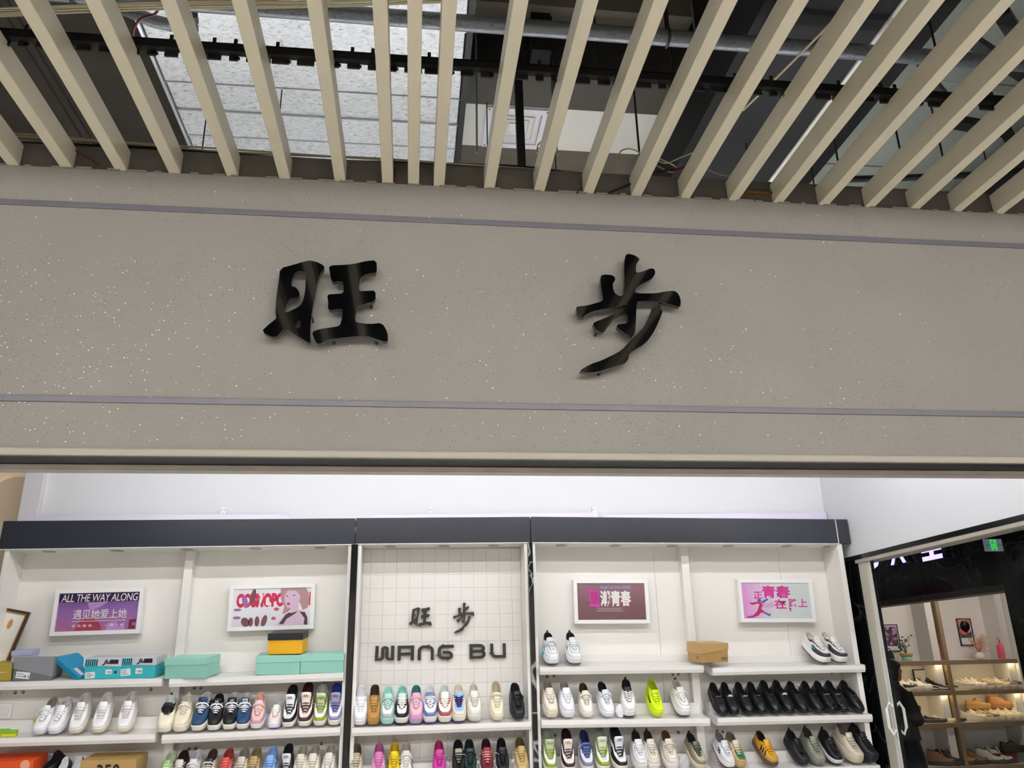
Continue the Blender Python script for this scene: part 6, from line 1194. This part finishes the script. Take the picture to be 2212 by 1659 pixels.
for px, c, lb in ((2004, '#8c6648', 'brown low boot on the bottom display shelf'), (2022, '#2a2622', 'black low boot on the bottom display shelf'), (2048, '#b07a34', 'ochre low boot by the upright at the bottom'), (2074, '#7a6234', 'olive brown low boot at the bottom'), (2108, '#c9cdb8', 'pale sage shoe at the bottom display shelf'), (2126, '#cfc9b8', 'pale beige shoe at the bottom display shelf')): nshoe(px, 3, 'high', c, lb, sole='#3a2e24', lining='#14100c', lace=None, tongue=c)
q = on_n(2165, 1640, 10.62, 3); e, lo = shoe_box(0, None, .33, .2, .12, .05, '#5a1a1c', '#5a1a1c', 'dark red shoe box on the bottom display shelf', loc=(q.x, 10.55, NZ[3]+.001), rot=(0, 0, 0), group=GN)
nshoe(2160, 3, 'low', '#1c1412', 'dark brown shoe lying on the red box', dz=.125, yaw=75, sole='#1a1210')

# ------------------------------------------------------------------ the woman at the display
PX, PY = 4.90, 8.20
pe = empty('person', (PX, PY, 0), 'woman with a black bob in a dark jacket and long black skirt, arms folded', 'person')
def elr(c, rx, ry, n=16, fr=0.0): return [Vector((c[0]+rx*math.cos(2*math.pi*k/n)+(fr*max(0, math.cos(2*math.pi*k/n))**3), c[1]+ry*math.sin(2*math.pi*k/n), c[2])) for k in range(n)]
bd = MB()       # +x is the way she faces
bd.rings([elr(c, rx, ry, 16) for c, rx, ry in (((0, 0, .78), .10, .15), ((-.01, 0, .86), .12, .165), ((.0, 0, .98), .095, .13), ((.01, 0, 1.10), .105, .15), ((.01, 0, 1.20), .10, .175), ((-.005, 0, 1.26), .07, .15), ((-.01, 0, 1.295), .045, .06), ((.0, 0, 1.345), .042, .046), ((.012, 0, 1.365), .05, .05))])
head = []
for z, xf, xb, ry in ((1.335, .045, -.03, .038), (1.345, .078, -.05, .05), (1.365, .088, -.065, .060), (1.385, .084, -.075, .066), (1.395, .094, -.078, .067), (1.405, .088, -.08, .068), (1.42, .092, -.085, .070), (1.432, .108, -.086, .071), (1.448, .100, -.088, .072), (1.465, .086, -.09, .073), (1.485, .088, -.09, .072), (1.505, .082, -.086, .067), (1.525, .06, -.068, .052), (1.538, .025, -.035, .025)):
    n = 18; r = []
    for k in range(n):
        a = 2*math.pi*k/n; cx_ = math.cos(a); x = (xf if cx_ > 0 else -xb)*cx_
        nose = 1.0 if cx_ > .93 or xf <= .088 else .0
        if cx_ > 0 and xf > .089 and cx_ < .93: x = .086*cx_
        r.append(Vector((x, ry*math.sin(a), z)))
    head.append(r)
bd.rings(head)
def limb(pts, rs): bd.tube(pts, rs, 12)
for s in (-1, 1):
    limb([(0, s*.08, .86), (.01, s*.08, .48), (-.01, s*.08, .10), (.0, s*.08, .07)], [.085, .055, .038, .036]); limb([(-.02, s*.08, .05), (.08, s*.085, .03), (.15, s*.09, .025)], [.035, .032, .02])
    sh = Vector((0, s*.165, 1.235)); el = Vector((.05, s*.20, 1.00)); wr = Vector((.155, -s*.02, 1.055+.02*s)); limb([sh, sh.lerp(el, .5), el], [.052, .045, .04]); limb([el, el.lerp(wr, .55), wr], [.04, .035, .024])
    hd = wr+Vector((.008, -s*.05, .01)); limb([wr, wr.lerp(hd, .5), hd], [.022, .026, .022])
    for k, ln in enumerate((.052, .06, .056, .044)):
        b0 = hd+Vector((.012-.008*k*0, -s*.012, .022-.015*k)); limb([b0, b0+Vector((-.004, -s*ln*.5, 0)), b0+Vector((-.022, -s*ln*.95, -.004))], [.009, .0085, .007])
    th_ = wr+Vector((.012, -s*.02, .022)); limb([th_, th_+Vector((.008, -s*.018, .026)), th_+Vector((.0, -s*.03, .045))], [.0095, .009, .0075])
for s in (-1, 1): bd.lathe([(.008, -.02), (.014, -.01), (.014, .012), (.006, .02)], (-.01, s*.073, 1.435), 8)
body = bd.build('body', mat('skin', '#b98468', .55, noise=(20, .05)), pe, smooth=True, local=True)
rm = body.modifiers.new('remesh', 'REMESH'); rm.mode = 'VOXEL'; rm.voxel_size = .006; rm.use_smooth_shade = True
hr = MB(); hr.rings([[Vector((x, y, z)) for x, y in pl] for z, pl in [(z, [((xf if math.cos(a) > 0 else xb)*math.cos(a), ry*math.sin(a)) for a in [2*math.pi*k/24 for k in range(24)]]) for z, xf, xb, ry in ((1.345, .012, .085, .078), (1.37, .020, .10, .092), (1.41, .03, .108, .098), (1.45, .045, .11, .098), (1.478, .085, .11, .094), (1.50, .098, .108, .09), (1.53, .085, .095, .078), (1.552, .05, .06, .05), (1.56, .015, .02, .015))]])
ho = hr.build('hair', mat('black_hair', '#0c0a0a', .45, bump=(120, .3)), pe, smooth=True, local=True)
b = MB()
for s in (-1, 1): b.lathe([(.0, -.006), (.007, -.004), (.009, 0), (.007, .004), (0, .006)], (.078, s*.03, 1.438), 8)
b.build('eyes', mat('dark_eye', '#1a1210', .2), pe, local=True); b = MB(); b.lathe([(.004, -.006), (.012, -.002), (.012, .002), (.004, .006)], (.083, 0, 1.383), 8); b.build('lips', mat('lip', '#8c4a46', .4), pe, local=True)
jk = MB(); jk.rings([elr(c, rx, ry, 20) for c, rx, ry in (((.0, 0, .80), .155, .205), ((.0, 0, .88), .145, .195), ((.0, 0, 1.0), .135, .175), ((.01, 0, 1.12), .138, .19), ((.005, 0, 1.22), .125, .205), ((-.01, 0, 1.275), .085, .14), ((-.012, 0, 1.31), .062, .072), ((-.012, 0, 1.325), .058, .066))], True, False)
for s in (-1, 1):
    sh = Vector((0, s*.17, 1.235)); el = Vector((.055, s*.215, .985)); wr = Vector((.16, s*.0, 1.055+.02*s)); jk.tube([sh, sh.lerp(el, .5), el], [.068, .062, .06], 12); jk.tube([el, el.lerp(wr, .5), wr], [.06, .056, .048], 12)
jo = jk.build('jacket', mat('dark_tweed', '#2e2a26', .9, noise=(80, .4)), pe, smooth=True, local=True); b = MB(); b.tube([(.05*math.cos(a)-.012, .066*math.sin(a), 1.325) for a in [k*2*math.pi/16 for k in range(16)]], .014, 6, closed=True); b.build('collar', mat('dark_collar', '#1c1a18', .8), jo, local=True)
sk_ = MB(); sk_.rings([elr(c, rx, ry, 20) for c, rx, ry in (((.02, 0, .30), .20, .22), ((.015, 0, .5), .17, .2), ((.005, 0, .7), .145, .19), ((0, 0, .86), .125, .17))]); sk_.build('skirt', mat('black_skirt', '#08080a', .85), pe, smooth=True, local=True)
